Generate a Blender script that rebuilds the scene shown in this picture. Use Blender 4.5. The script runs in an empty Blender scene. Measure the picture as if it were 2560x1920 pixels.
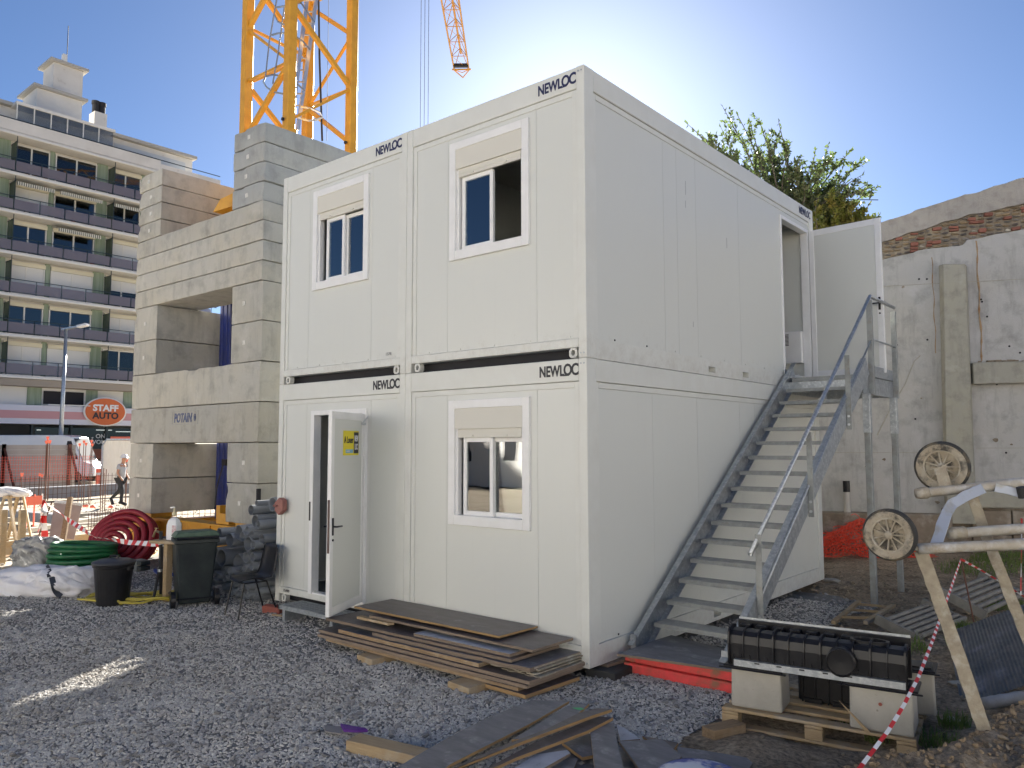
import bpy, math, random
import numpy as np
from mathutils import Vector, Matrix, Euler
random.seed(7); rng=np.random.default_rng(7)
S=bpy.context.scene; COL=S.collection
# ---------------------------------------------------------------- camera
CAM=Vector((4.0285,-5.8175,1.9592))
R_=Vector((0.76372134,0.64554248,-0.00215074)); U_=Vector((0.05260294,-0.05891164,0.9968763)); F_=Vector((-0.64339929,0.76144883,0.07894951))
cam=bpy.data.cameras.new('camera'); co=bpy.data.objects.new('camera',cam); COL.objects.link(co)
m=Matrix((R_,U_,-F_)).transposed().to_4x4(); m.translation=CAM; co.matrix_world=m
cam.sensor_width=36; cam.lens=36*1953.986/2560; cam.clip_start=.05; cam.clip_end=2000
S.camera=co
# ---------------------------------------------------------------- light
SUN_EL=math.radians(22.8); sd=Vector((-.582,.813,0)).normalized()
sun_dir=Vector((sd.x*math.cos(SUN_EL),sd.y*math.cos(SUN_EL),math.sin(SUN_EL)))
W=bpy.data.worlds.new('World'); S.world=W; W.use_nodes=True
nt=W.node_tree; nt.nodes.clear()
sky=nt.nodes.new('ShaderNodeTexSky'); sky.sky_type='NISHITA'; sky.sun_disc=False
sky.sun_elevation=SUN_EL; sky.sun_rotation=math.atan2(sd.x,sd.y)
sky.altitude=0; sky.air_density=.75; sky.dust_density=.5; sky.ozone_density=6
bg=nt.nodes.new('ShaderNodeBackground'); bg.inputs[1].default_value=.036
wo=nt.nodes.new('ShaderNodeOutputWorld'); nt.links.new(sky.outputs[0],bg.inputs[0]); nt.links.new(bg.outputs[0],wo.inputs[0])
sl=bpy.data.lights.new('sun','SUN'); sl.energy=5; sl.angle=math.radians(.53); sl.color=(1,.945,.86)
so=bpy.data.objects.new('sun',sl); COL.objects.link(so); so.rotation_mode='QUATERNION'; so.rotation_quaternion=sun_dir.to_track_quat('Z','Y')
so.location=(0,0,40)
vs=S.view_settings; vs.view_transform='Standard'; vs.look='None'; vs.gamma=1; vs.exposure=1.9; vs.use_curve_mapping=False
S.cycles.max_bounces=8; S.cycles.transparent_max_bounces=16
# ---------------------------------------------------------------- helpers
KV=2560/2212/1953.986
def ray(a,b): return F_+R_*(a*KV-1280/1953.986)-U_*(b*KV-960/1953.986)
def at(a,b,d): return CAM+ray(a,b)*d            # the point seen in a direction, d metres deep
def gp(a,b,z=-.1):
    r=ray(a,b); return CAM+r*((z-CAM.z)/r.z)    # the point on a level plane
def px(a,b,x):
    r=ray(a,b); return CAM+r*((x-CAM.x)/r.x)
def py(a,b,y):
    r=ray(a,b); return CAM+r*((y-CAM.y)/r.y)
WM={}
def tag(o,label=None,cat=None,group=None,kind=None):
    if label: o['label']=label
    if cat: o['category']=cat
    if group: o['group']=group
    if kind: o['kind']=kind
    return o
def thing(name,label,cat,loc=(0,0,0),rotz=0,group=None,rot=None,kind=None):
    o=bpy.data.objects.new(name,None); COL.objects.link(o); o.empty_display_size=.2
    e=Euler(rot if rot else (0,0,rotz)); o.location=loc; o.rotation_euler=e
    WM[o.name]=Matrix.LocRotScale(Vector(loc),e,None)
    return tag(o,label,cat,group,kind)
def _mats(me,mt):
    for x in (mt if isinstance(mt,(list,tuple)) else [mt]): me.materials.append(x)
class MB:
    def __init__(s): s.v=[];s.f=[];s.mi=[];s.cur=0
    def add(s,V,F,M=None):
        n=len(s.v)
        for p in V:
            p=Vector(p); s.v.append(tuple(M@p) if M else tuple(p))
        for f in F: s.f.append(tuple(i+n for i in f)); s.mi.append(s.cur)
        return s
    def box(s,x0,y0,z0,x1,y1,z1,M=None):
        x0,x1=min(x0,x1),max(x0,x1);y0,y1=min(y0,y1),max(y0,y1);z0,z1=min(z0,z1),max(z0,z1)
        V=[(x0,y0,z0),(x1,y0,z0),(x1,y1,z0),(x0,y1,z0),(x0,y0,z1),(x1,y0,z1),(x1,y1,z1),(x0,y1,z1)]
        return s.add(V,[(0,3,2,1),(4,5,6,7),(0,1,5,4),(1,2,6,5),(2,3,7,6),(3,0,4,7)],M)
    def beam(s,p,q,w,h,up=(0,0,1),off=(0,0)):
        p=Vector(p);q=Vector(q);d=(q-p);L=d.length;d.normalize();up=Vector(up)
        if abs(d.dot(up))>.99: up=Vector((0,1,0))
        x=d.cross(up).normalized();y=x.cross(d)
        M=Matrix((x,d,y)).transposed().to_4x4();M.translation=p
        return s.box(-w/2+off[0],0,-h/2+off[1],w/2+off[0],L,h/2+off[1],M)
    def tube(s,p,q,r,n=8,r2=None,cap=True):
        return s.path([p,q],r,n,r2=r2,cap=cap)
    def path(s,pts,r,n=6,closed=False,r2=None,cap=True,wob=None):
        P=[Vector(p) for p in pts];k=len(P);base=len(s.v);up=None
        for i,p in enumerate(P):
            if closed: d=P[(i+1)%k]-P[i-1]
            else: d=P[min(i+1,k-1)]-P[max(i-1,0)]
            d.normalize()
            if up is None:
                up=Vector((0,0,1)) if abs(d.z)<.9 else Vector((1,0,0))
            x=d.cross(up)
            if x.length<1e-4: x=d.cross(Vector((0,1,0)))
            x.normalize();u=x.cross(d);up=u
            rr=r if r2 is None else r+(r2-r)*i/(k-1)
            if wob: rr*=wob(i)
            for j in range(n):
                a=2*math.pi*j/n; s.v.append(tuple(p+(x*math.cos(a)+u*math.sin(a))*rr))
        m_=k if closed else k-1
        for i in range(m_):
            for j in range(n):
                a=base+i*n+j;b=base+i*n+(j+1)%n;c=base+((i+1)%k)*n+(j+1)%n;d_=base+((i+1)%k)*n+j
                s.f.append((a,b,c,d_));s.mi.append(s.cur)
        if cap and not closed:
            s.f.append(tuple(base+j for j in range(n))[::-1]);s.mi.append(s.cur)
            s.f.append(tuple(base+(k-1)*n+j for j in range(n)));s.mi.append(s.cur)
        return s
    def lathe(s,prof,n=24,M=None,cap=True):
        V=[];F=[];k=len(prof)
        for (r,z) in prof:
            for j in range(n):
                a=2*math.pi*j/n;V.append((r*math.cos(a),r*math.sin(a),z))
        for i in range(k-1):
            for j in range(n): F.append((i*n+j,i*n+(j+1)%n,(i+1)*n+(j+1)%n,(i+1)*n+j))
        if cap: F.append(tuple(range(n))[::-1]);F.append(tuple((k-1)*n+j for j in range(n)))
        return s.add(V,F,M)
    def hollow(s,p,q,r,t,n=14):
        "an open pipe with a wall t thick"
        p=Vector(p);q=Vector(q);d=(q-p);L=d.length
        M=d.to_track_quat('Z','Y').to_matrix().to_4x4();M.translation=p
        return s.lathe([(r-t,0),(r,0),(r,L),(r-t,L),(r-t,0)],n,M,cap=False)
    def prism(s,poly,z0,z1,M=None):
        n=len(poly);V=[(a,b,z0) for a,b in poly]+[(a,b,z1) for a,b in poly]
        F=[tuple(range(n))[::-1],tuple(range(n,2*n))]+[(i,(i+1)%n,n+(i+1)%n,n+i) for i in range(n)]
        return s.add(V,F,M)
    def frame(s,x0,z0,x1,z1,w,y0,y1,M=None,wt=None,wb=None):
        "picture frame in the xz plane"
        wt=w if wt is None else wt; wb=w if wb is None else wb
        s.box(x0,y0,z0,x0+w,y1,z1,M);s.box(x1-w,y0,z0,x1,y1,z1,M)
        s.box(x0+w,y0,z1-wt,x1-w,y1,z1,M);return s.box(x0+w,y0,z0,x1-w,y1,z0+wb,M)
    def build(s,name,mt,parent=None,smooth=False,bevel=0,world=True,seg=1,weld=False):
        me=bpy.data.meshes.new(name)
        V=s.v
        if parent and world:
            q=parent
            while q.parent: q=q.parent
            Mi=WM.get(q.name,Matrix()).inverted()
            V=[tuple(Mi@Vector(p)) for p in V]
        me.from_pydata(V,[],s.f);_mats(me,mt)
        if any(s.mi): me.polygons.foreach_set('material_index',s.mi)
        me.validate();me.update()
        if smooth: me.shade_smooth()
        o=bpy.data.objects.new(name,me);COL.objects.link(o);o.parent=parent
        if bevel:
            b=o.modifiers.new('bevel','BEVEL');b.width=bevel;b.segments=seg;b.limit_method='ANGLE';b.angle_limit=.6
        return o
def children(o): return [c for c in bpy.data.objects if c.parent==o]
KIDS={}
def copy_tree(o,loc,rotz=None,label=None,parent=None,kids=None):
    kids=kids or {}
    c=o.copy();COL.objects.link(c);c.parent=parent
    if parent is None:
        c.location=loc
        if rotz is not None: c.rotation_euler=(0,0,rotz)
    if label: c['label']=label
    for ch in o.children: copy_tree(ch,None,parent=c)
    return c
# ---- numpy noise
def vnoise(x,y,seed=0):
    xi=np.floor(x).astype(int);yi=np.floor(y).astype(int);xf=x-xi;yf=y-yi
    def h(a,b):
        n=(a*374761393+b*668265263+seed*974634777)&0xffffffff
        n=((n^(n>>13))*1274126177)&0xffffffff
        return ((n^(n>>16))&0xffff)/65535.
    u=xf*xf*(3-2*xf);v=yf*yf*(3-2*yf)
    return (h(xi,yi)*(1-u)+h(xi+1,yi)*u)*(1-v)+(h(xi,yi+1)*(1-u)+h(xi+1,yi+1)*u)*v
def fbm(x,y,o=4,seed=0):
    a=0;w=1;t=0
    for i in range(o): a=a+w*vnoise(x*2**i,y*2**i,seed+i);t+=w;w*=.5
    return a/t-.5
def sst(a,b,x):
    t=np.clip((x-a)/(b-a),0,1);return t*t*(3-2*t)
# ---------------------------------------------------------------- materials
def mat(name,col,rough=.6,metal=0,c2=None,sc=6,mix=1.,c3=None,sc3=1.5,lo3=.5,hi3=.7,st=(1,1,1),bump=0,bsc=60,bdist=.01,spec=.5,geo=False,rnd=0,coat=0,detail=6,lo=.35,hi=.65,trans=0,alpha=1,transl=0,tcol=None):
    M=bpy.data.materials.new(name);M.use_nodes=True;n=M.node_tree.nodes;l=M.node_tree.links
    b=n['Principled BSDF'];b.inputs['Roughness'].default_value=rough;b.inputs['Metallic'].default_value=metal
    b.inputs['Specular IOR Level'].default_value=spec;b.inputs['Coat Weight'].default_value=coat;b.inputs['Transmission Weight'].default_value=trans
    b.inputs['Alpha'].default_value=alpha
    b.inputs['Base Color'].default_value=(*col,1)
    if c2 or c3 or bump or rnd:
        tc=n.new('ShaderNodeTexCoord');mp=n.new('ShaderNodeMapping');mp.inputs['Scale'].default_value=st
        l.new((n.new('ShaderNodeNewGeometry').outputs['Position'] if geo else tc.outputs['Object']),mp.inputs[0])
        out=None
        rgb=n.new('ShaderNodeRGB');rgb.outputs[0].default_value=(*col,1);out=rgb.outputs[0]
        def layer(c,sc_,lo_,hi_,out,mx,vec):
            nz=n.new('ShaderNodeTexNoise');nz.inputs['Scale'].default_value=sc_;nz.inputs['Detail'].default_value=detail;nz.inputs['Roughness'].default_value=.62
            l.new(vec,nz.inputs['Vector'])
            mr=n.new('ShaderNodeMapRange');mr.inputs[1].default_value=lo_;mr.inputs[2].default_value=hi_;mr.inputs[4].default_value=mx
            l.new(nz.outputs['Fac'],mr.inputs[0])
            mm=n.new('ShaderNodeMix');mm.data_type='RGBA';mm.inputs[7].default_value=(*c,1)
            l.new(mr.outputs[0],mm.inputs[0]);l.new(out,mm.inputs[6]);return mm.outputs[2]
        if c2: out=layer(c2,sc,lo,hi,out,mix,mp.outputs[0])
        if c3: out=layer(c3,sc3,lo3,hi3,out,1,tc.outputs['Object'] if not geo else mp.outputs[0])
        if rnd:
            oi=n.new('ShaderNodeObjectInfo');mr=n.new('ShaderNodeMapRange');mr.inputs[3].default_value=1-rnd;mr.inputs[4].default_value=1+rnd
            l.new(oi.outputs['Random'],mr.inputs[0])
            hs=n.new('ShaderNodeHueSaturation');l.new(mr.outputs[0],hs.inputs['Value']);l.new(out,hs.inputs['Color']);out=hs.outputs[0]
        l.new(out,b.inputs['Base Color'])
        if bump:
            nb=n.new('ShaderNodeTexNoise');nb.inputs['Scale'].default_value=bsc;nb.inputs['Detail'].default_value=5
            l.new(mp.outputs[0],nb.inputs['Vector'])
            bp=n.new('ShaderNodeBump');bp.inputs['Strength'].default_value=bump;bp.inputs['Distance'].default_value=bdist
            l.new(nb.outputs['Fac'],bp.inputs['Height']);l.new(bp.outputs[0],b.inputs['Normal'])
    if transl:
        o=n['Material Output'];tr=n.new('ShaderNodeBsdfTranslucent');tr.inputs[0].default_value=(*tcol,1) if tcol else (col[0]*1.6,col[1]*1.7,col[2],1)
        mx=n.new('ShaderNodeMixShader');mx.inputs[0].default_value=transl
        l.new(b.outputs[0],mx.inputs[1]);l.new(tr.outputs[0],mx.inputs[2]);l.new(mx.outputs[0],o.inputs[0])
    return M
def glass(name,tint=(.9,.95,.95),refl=.35,rough=0.0,opq=0):
    M=bpy.data.materials.new(name);M.use_nodes=True;n=M.node_tree.nodes;l=M.node_tree.links
    n.remove(n['Principled BSDF']);o=n['Material Output']
    t=n.new('ShaderNodeBsdfTransparent');t.inputs[0].default_value=(*tint,1)
    g=n.new('ShaderNodeBsdfGlossy');g.inputs['Roughness'].default_value=rough
    fr=n.new('ShaderNodeFresnel');fr.inputs[0].default_value=1.52
    mr=n.new('ShaderNodeMapRange');mr.inputs[3].default_value=refl*.5;mr.inputs[4].default_value=1
    l.new(fr.outputs[0],mr.inputs[0])
    nz=n.new('ShaderNodeTexNoise');nz.inputs['Scale'].default_value=1.6;nz.inputs['Detail'].default_value=1
    bp=n.new('ShaderNodeBump');bp.inputs['Strength'].default_value=.07;bp.inputs['Distance'].default_value=.01
    l.new(nz.outputs[0],bp.inputs['Height']);l.new(bp.outputs[0],g.inputs['Normal'])
    mx=n.new('ShaderNodeMixShader');l.new(mr.outputs[0],mx.inputs[0]);l.new(t.outputs[0],mx.inputs[1]);l.new(g.outputs[0],mx.inputs[2])
    l.new(mx.outputs[0],o.inputs[0]);return M
PAINT=mat('cabin_paint',(.68,.692,.65),.33,c2=(.685,.697,.65),sc=1.1,spec=.5,bump=.02,bsc=2,bdist=.02,c3=(.55,.53,.47),sc3=3.2,lo3=.7,hi3=1.1)
FRAMEP=mat('cabin_frame_paint',(.72,.73,.685),.38,c2=(.68,.685,.635),sc=3,c3=(.42,.38,.32),sc3=5,lo3=.72,hi3=.9)
PVCW=mat('white_pvc',(.86,.86,.85),.35,c2=(.8,.8,.78),sc=4)
SHUT=mat('beige_shutter',(.68,.66,.585),.5)
INNER=mat('cabin_inner_wall',(.55,.53,.47),.6)
DARK=mat('dark_void',(.02,.02,.025),.8)
BLK=mat('black_plastic',(.012,.012,.014),.34,c2=(.02,.02,.022),sc=8,spec=.35)
GLASS=glass('window_glass',refl=.42)
def splash(M,mud=(.36,.31,.24)):
    n=M.node_tree.nodes;l=M.node_tree.links;b=n['Principled BSDF'];src=b.inputs['Base Color'].links[0].from_socket
    tc=n.new('ShaderNodeTexCoord');sx=n.new('ShaderNodeSeparateXYZ');l.new(tc.outputs['Object'],sx.inputs[0])
    r=n.new('ShaderNodeMapRange');r.inputs[1].default_value=0;r.inputs[2].default_value=.55;r.inputs[3].default_value=.62;r.inputs[4].default_value=.28;l.new(sx.outputs[2],r.inputs[0])
    z=n.new('ShaderNodeTexNoise');z.inputs['Scale'].default_value=9;z.inputs['Detail'].default_value=8;z.inputs['Roughness'].default_value=.75;l.new(tc.outputs['Object'],z.inputs['Vector'])
    a=n.new('ShaderNodeMath');a.operation='SUBTRACT';l.new(r.outputs[0],a.inputs[0]);l.new(z.outputs['Fac'],a.inputs[1])
    c=n.new('ShaderNodeMapRange');c.inputs[1].default_value=0;c.inputs[2].default_value=.22;c.inputs[4].default_value=.26;l.new(a.outputs[0],c.inputs[0])
    m=n.new('ShaderNodeMix');m.data_type='RGBA';m.inputs[7].default_value=(*mud,1);l.new(c.outputs[0],m.inputs[0]);l.new(src,m.inputs[6])
    # fine vertical run marks
    mp=n.new('ShaderNodeMapping');mp.inputs['Scale'].default_value=(9,9,.35);l.new(tc.outputs['Object'],mp.inputs[0]);q=n.new('ShaderNodeTexNoise');q.inputs['Scale'].default_value=3;q.inputs['Detail'].default_value=6;l.new(mp.outputs[0],q.inputs['Vector'])
    d=n.new('ShaderNodeMapRange');d.inputs[1].default_value=.6;d.inputs[2].default_value=.78;d.inputs[4].default_value=.05;l.new(q.outputs['Fac'],d.inputs[0])
    k=n.new('ShaderNodeMix');k.data_type='RGBA';k.inputs[7].default_value=(.48,.46,.41,1);l.new(d.outputs[0],k.inputs[0]);l.new(m.outputs[2],k.inputs[6]);l.new(k.outputs[2],b.inputs['Base Color'])
splash(PAINT);splash(FRAMEP)
GALV=mat('galvanised_steel',(.5,.53,.55),.42,metal=.75,c2=(.36,.39,.42),sc=14,c3=(.62,.65,.66),sc3=30,bump=.05,bsc=40)
GALVT=mat('galvanised_tread',(.36,.38,.37),.55,metal=.45,c2=(.28,.29,.285),sc=10,c3=(.27,.25,.21),sc3=6,lo3=.55,hi3=.75,bump=.3,bsc=90)
def conc(name,base,warm,dark,pale,rnd=.08,sc=1.,bump=.5,streak=.55,pits=.5):
    M=bpy.data.materials.new(name);M.use_nodes=True;n=M.node_tree.nodes;l=M.node_tree.links;b=n['Principled BSDF'];b.inputs['Roughness'].default_value=.88;b.inputs['Specular IOR Level'].default_value=.3
    tc=n.new('ShaderNodeTexCoord');oi=n.new('ShaderNodeObjectInfo');ml=n.new('ShaderNodeMath');ml.operation='MULTIPLY';ml.inputs[1].default_value=37;l.new(oi.outputs['Random'],ml.inputs[0])
    va=n.new('ShaderNodeVectorMath');va.operation='ADD';l.new(tc.outputs['Object'],va.inputs[0]);l.new(ml.outputs[0],va.inputs[1])
    def nz(scale,st=(1,1,1),det=7):
        mp=n.new('ShaderNodeMapping');mp.inputs['Scale'].default_value=st;l.new(va.outputs[0],mp.inputs[0]);q=n.new('ShaderNodeTexNoise');q.inputs['Scale'].default_value=scale*sc;q.inputs['Detail'].default_value=det;q.inputs['Roughness'].default_value=.65;l.new(mp.outputs[0],q.inputs['Vector']);return q.outputs['Fac']
    def lay(out,c,f,lo,hi,mx):
        r=n.new('ShaderNodeMapRange');r.inputs[1].default_value=lo;r.inputs[2].default_value=hi;r.inputs[4].default_value=mx;l.new(f,r.inputs[0])
        m=n.new('ShaderNodeMix');m.data_type='RGBA';m.inputs[7].default_value=(*c,1);l.new(r.outputs[0],m.inputs[0]);l.new(out,m.inputs[6]);return m.outputs[2]
    rg=n.new('ShaderNodeRGB');rg.outputs[0].default_value=(*base,1);o=rg.outputs[0]
    o=lay(o,warm,nz(.9),.42,.62,.8);o=lay(o,dark,nz(3.5),.5,.72,.75);o=lay(o,pale,nz(2.2),.55,.75,.7)
    o=lay(o,dark,nz(3,(2.2,2.2,.35)),.52,.72,streak);o=lay(o,pale,nz(14),.6,.8,.5)
    f=nz(70,det=2);o=lay(o,(dark[0]*.6,dark[1]*.6,dark[2]*.6),f,.67,.72,pits)
    h=n.new('ShaderNodeHueSaturation');r=n.new('ShaderNodeMapRange');r.inputs[3].default_value=1-rnd;r.inputs[4].default_value=1+rnd;l.new(oi.outputs['Random'],r.inputs[0]);l.new(r.outputs[0],h.inputs['Value']);l.new(o,h.inputs['Color']);l.new(h.outputs[0],b.inputs['Base Color'])
    bp=n.new('ShaderNodeBump');bp.inputs['Strength'].default_value=bump;bp.inputs['Distance'].default_value=.012;l.new(nz(26),bp.inputs['Height']);l.new(bp.outputs[0],b.inputs['Normal']);return M
CONC=conc('ballast_concrete',(.46,.45,.405),(.485,.46,.385),(.28,.27,.245),(.58,.565,.52))
CONC2=conc('ballast_concrete_grey',(.37,.385,.38),(.41,.41,.38),(.25,.255,.25),(.46,.47,.46))
WALLC=conc('wall_concrete',(.45,.445,.43),(.46,.445,.405),(.25,.245,.23),(.55,.545,.535),0,.9,.5,.6,.45)
WALLP=conc('wall_render_top',(.38,.355,.32),(.42,.385,.34),(.24,.22,.2),(.47,.44,.41),0,1.6,.9,.4,.4)
WALLG=conc('wall_grey_concrete',(.36,.35,.3),(.4,.38,.3),(.23,.225,.19),(.48,.47,.42),0,1.4,.7,.4,.3)
YEL=mat('crane_yellow',(.72,.36,.035),.4,c2=(.6,.29,.03),sc=5,c3=(.3,.17,.05),sc3=8,lo3=.68,hi3=.85)
BLUE=mat('crane_blue',(.015,.03,.2),.4,c2=(.02,.03,.13),sc=5)
ALU=mat('bright_aluminium',(.62,.64,.66),.3,metal=.8)
LOGO=mat('dark_blue_print',(.02,.025,.09),.5)
LOGOB=mat('black_print',(.03,.03,.035),.5)
RED=mat('red_paint_fluorescent',(.95,.085,.09),.75,c2=(.68,.1,.08),sc=9,c3=(.35,.16,.1),sc3=5,lo3=.55,hi3=.68,bump=.3,bsc=30)
WOOD=mat('weathered_timber',(.36,.25,.14),.8,c2=(.24,.16,.09),sc=5,st=(1,9,9),bump=.4,bsc=18,c3=(.42,.33,.22),sc3=3,rnd=.12)
WOODL=mat('pale_timber',(.44,.33,.19),.78,c2=(.38,.27,.15),sc=5,st=(1,9,9),bump=.35,bsc=18,c3=(.45,.38,.28),sc3=4,rnd=.1)
PLYE=mat('plywood_edge',(.46,.29,.12),.8,c2=(.3,.19,.09),sc=6,st=(1,1,30),bump=.3,bsc=20,rnd=.15)
PLYE2=mat('plywood_edge_old',(.29,.22,.155),.85,c2=(.17,.13,.1),sc=6,st=(1,1,30),bump=.3,bsc=20,rnd=.15)
FILM=mat('brown_film_face',(.085,.065,.06),.42,c2=(.13,.11,.11),sc=3,c3=(.3,.29,.29),sc3=5,lo3=.6,hi3=.8,st=(1,4,1),bump=.2,bsc=20)
FILMG=mat('grey_film_face',(.12,.12,.135),.45,c2=(.2,.2,.215),sc=3,c3=(.42,.42,.43),sc3=6,lo3=.55,hi3=.78,st=(1,3.5,1),bump=.2,bsc=20)
FILMW=mat('whitish_film_face',(.5,.53,.58),.5,c2=(.36,.38,.43),sc=6,c3=(.2,.2,.22),sc3=9,lo3=.6,hi3=.7)
GREYP=mat('grey_pvc_pipe',(.33,.35,.37),.36,c2=(.27,.29,.31),sc=5,rnd=.25,c3=(.28,.27,.25),sc3=6,lo3=.65,hi3=.85)
MUD=mat('dried_cement_crust',(.42,.37,.28),.9,c2=(.3,.26,.2),sc=14,c3=(.52,.49,.42),sc3=9,bump=.8,bsc=45,bdist=.008)
CRUST=mat('cement_spattered_white_paint',(.5,.48,.42),.6,c2=(.36,.3,.22),sc=7,c3=(.6,.6,.58),sc3=12,bump=.5,bsc=40,bdist=.006)
CRUSTB=mat('cement_spattered_galvanised',(.46,.5,.57),.5,metal=.2,c2=(.4,.38,.32),sc=9,lo=.5,hi=.7,bump=.3,bsc=40,bdist=.006)
TYRE=mat('muddy_black_tyre',(.035,.035,.035),.8,c2=(.2,.16,.1),sc=9,lo=.5,hi=.7,bump=.4,bsc=30)
RUBBER=mat('black_rubber',(.03,.03,.03),.75)
GREENM=mat('green_lid_plastic',(.04,.085,.055),.5,c2=(.09,.15,.1),sc=5)
BIN=mat('dark_green_bin_plastic',(.012,.018,.022),.5,c2=(.03,.04,.04),sc=4,c3=(.1,.09,.07),sc3=4,lo3=.65,hi3=.85)
HOSER=mat('red_corrugated_hose',(.3,.012,.025),.55,c2=(.24,.015,.025),sc=8)
HOSEG=mat('green_corrugated_hose',(.008,.13,.04),.5,c2=(.01,.09,.03),sc=8)
HOSEY=mat('yellow_hose',(.6,.5,.06),.45,c2=(.45,.36,.07),sc=9)
WHITEB=mat('white_woven_bag',(.78,.78,.8),.7,c2=(.68,.66,.66),sc=3,bump=.3,bsc=9,bdist=.03)
STRAP=mat('dark_strap',(.03,.035,.05),.7)
BRICKR=mat('red_brick',(.34,.1,.07),.85,c2=(.26,.08,.06),sc=10,bump=.3,bsc=60)
ORANGE=mat('orange_net_plastic',(.75,.07,.03),.6)
CAPO=mat('orange_cap',(.9,.2,.12),.5)
RUST=mat('rusty_rebar',(.12,.055,.035),.85)
TW=mat('tape_white',(.8,.8,.8),.5); TR=mat('tape_red',(.65,.03,.03),.5)
YST=mat('yellow_sticker',(.8,.68,.03),.5)
def text(body,size,mt,parent,M,name='lettering',bold=.012,shear=0,spacing=1,align='CENTER',ext=.0015,world=True,fit=None):
    cu=bpy.data.curves.new('txt','FONT');cu.body=body;cu.size=size;cu.offset=bold*size;cu.extrude=ext;cu.shear=shear;cu.space_character=spacing;cu.align_x=align;cu.align_y='CENTER';cu.resolution_u=3
    t=bpy.data.objects.new('txt',cu);COL.objects.link(t)
    me=bpy.data.meshes.new_from_object(t);bpy.data.objects.remove(t)
    me.name=name
    if fit:
        xs=[v.co.x for v in me.vertices];ys=[v.co.y for v in me.vertices];sx=fit[0]/(max(xs)-min(xs));sy=fit[1]/(max(ys)-min(ys))
        me.transform(Matrix.Diagonal((sx,sy,1,1))@Matrix.Translation((-(max(xs)+min(xs))/2,-(max(ys)+min(ys))/2,0)))
    if parent and world:
        q=parent
        while q.parent: q=q.parent
        M=WM.get(q.name,Matrix()).inverted()@M
    me.transform(M);me.materials.clear();me.materials.append(mt)
    o=bpy.data.objects.new(name,me);COL.objects.link(o);o.parent=parent;return o
def frm(o,x,y):  # matrix from origin, x axis, y axis
    x=Vector(x).normalized();y=Vector(y).normalized();z=x.cross(y);M=Matrix((x,y,z)).transposed().to_4x4();M.translation=Vector(o);return M
ORD='topmost second third fourth fifth sixth seventh eighth ninth tenth eleventh twelfth'.split()
def ordn(i):
    i+=1
    w=['','first','second','third','fourth','fifth','sixth','seventh','eighth','ninth','tenth','eleventh','twelfth']
    return w[i] if i<13 else f"{i}{'th' if 10<i%100<20 else {1:'st',2:'nd',3:'rd'}.get(i%10,'th')}"
# ---------------------------------------------------------------- terrain
def mound(x,y):
    s=(x-2.55)*.96-(y+.9)*.28+.25*fbm(x*1.7,y*1.7,3,34)
    return sst(-.12,.3,s)*sst(1.5,.7,y)*sst(-4.6,-3.6,y)*sst(7,5,x)
def gz(x,y):
    x=np.asarray(x,float);y=np.asarray(y,float)
    z=-.1-.05*sst(0,6,-x)*sst(-12,0,y)+.03*fbm(x*.7,y*.7,3,1)+.035*fbm(x*1.9+3,y*1.2,3,2)*sst(1.3,.9,x)*sst(1.5,-.6,y)
    z=z+.22*sst(5.5,9.5,y)*sst(-3,0,x)*sst(8,4,x*0+x-2)
    right=sst(1.1,1.9,x)*sst(-3.5,-1.5,y)*sst(16,8,y)
    z=z+right*(.05+.13*fbm(x*2.1,y*2.1,4,5)+.06*np.abs(fbm(x*9,y*9,3,9)))
    z=z+mound(x,y)*(.27+.16*fbm(x*4,y*4,4,3)+.14*np.abs(fbm(x*13,y*13,3,33)))
    z=z+.12*np.exp(-((x-3.4)**2/1.2+(y-2.6)**2/2))
    z=z-.05*np.exp(-((x-2.0)**2/.5+(y+.0)**2/.25))
    left=sst(-11.5,-14,x)
    z=z+left*(.12*fbm(x*.35,y*.35,4,7)-.05)
    z=z+4.0*sst(-11.4,-15.5,y)*(1+.6*fbm(x*.2,y*.2,3,11))*sst(-45,-60,-np.abs(x))   # the earth bank across the yard, raised and brought nearer to bounce sunlight
    far=np.hypot(x+5,y); z=z*sst(400,90,far)-.1*(1-sst(400,90,far))
    return z
def gzf(x,y): return float(gz(x,y))
def grid(name,xs,ys,zf,mt,mask=None,kind='structure',dz=0):
    X,Y=np.meshgrid(xs,ys);Z=zf(X,Y)+dz;nx=len(xs);ny=len(ys)
    v=np.stack([X,Y,Z],-1).reshape(-1,3)
    i=np.arange(nx-1);j=np.arange(ny-1);I,J=np.meshgrid(i,j);a=(J*nx+I).ravel()
    f=np.stack([a,a+1,a+1+nx,a+nx],-1)
    if mask is not None:
        c=mask((X[:-1,:-1]+X[1:,1:])/2,(Y[:-1,:-1]+Y[1:,1:])/2).ravel();f=f[c]
        used=np.zeros(len(v),bool);used[f.ravel()]=True;idx=np.cumsum(used)-1;v=v[used];f=idx[f]
    me=bpy.data.meshes.new(name);me.vertices.add(len(v));me.vertices.foreach_set('co',v.ravel())
    me.loops.add(f.size);me.loops.foreach_set('vertex_index',f.ravel().astype(np.int32))
    me.polygons.add(len(f));me.polygons.foreach_set('loop_start',np.arange(0,f.size,4,dtype=np.int32))
    me.update(calc_edges=True);me.shade_smooth();_mats(me,mt)
    o=bpy.data.objects.new(name,me);COL.objects.link(o)
    if kind:o['kind']=kind
    return o
def steps(*seg):
    out=[]
    for a,b,s in seg: out+=list(np.arange(a,b-1e-6,s))
    return np.array(out+[seg[-1][1]])
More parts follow.
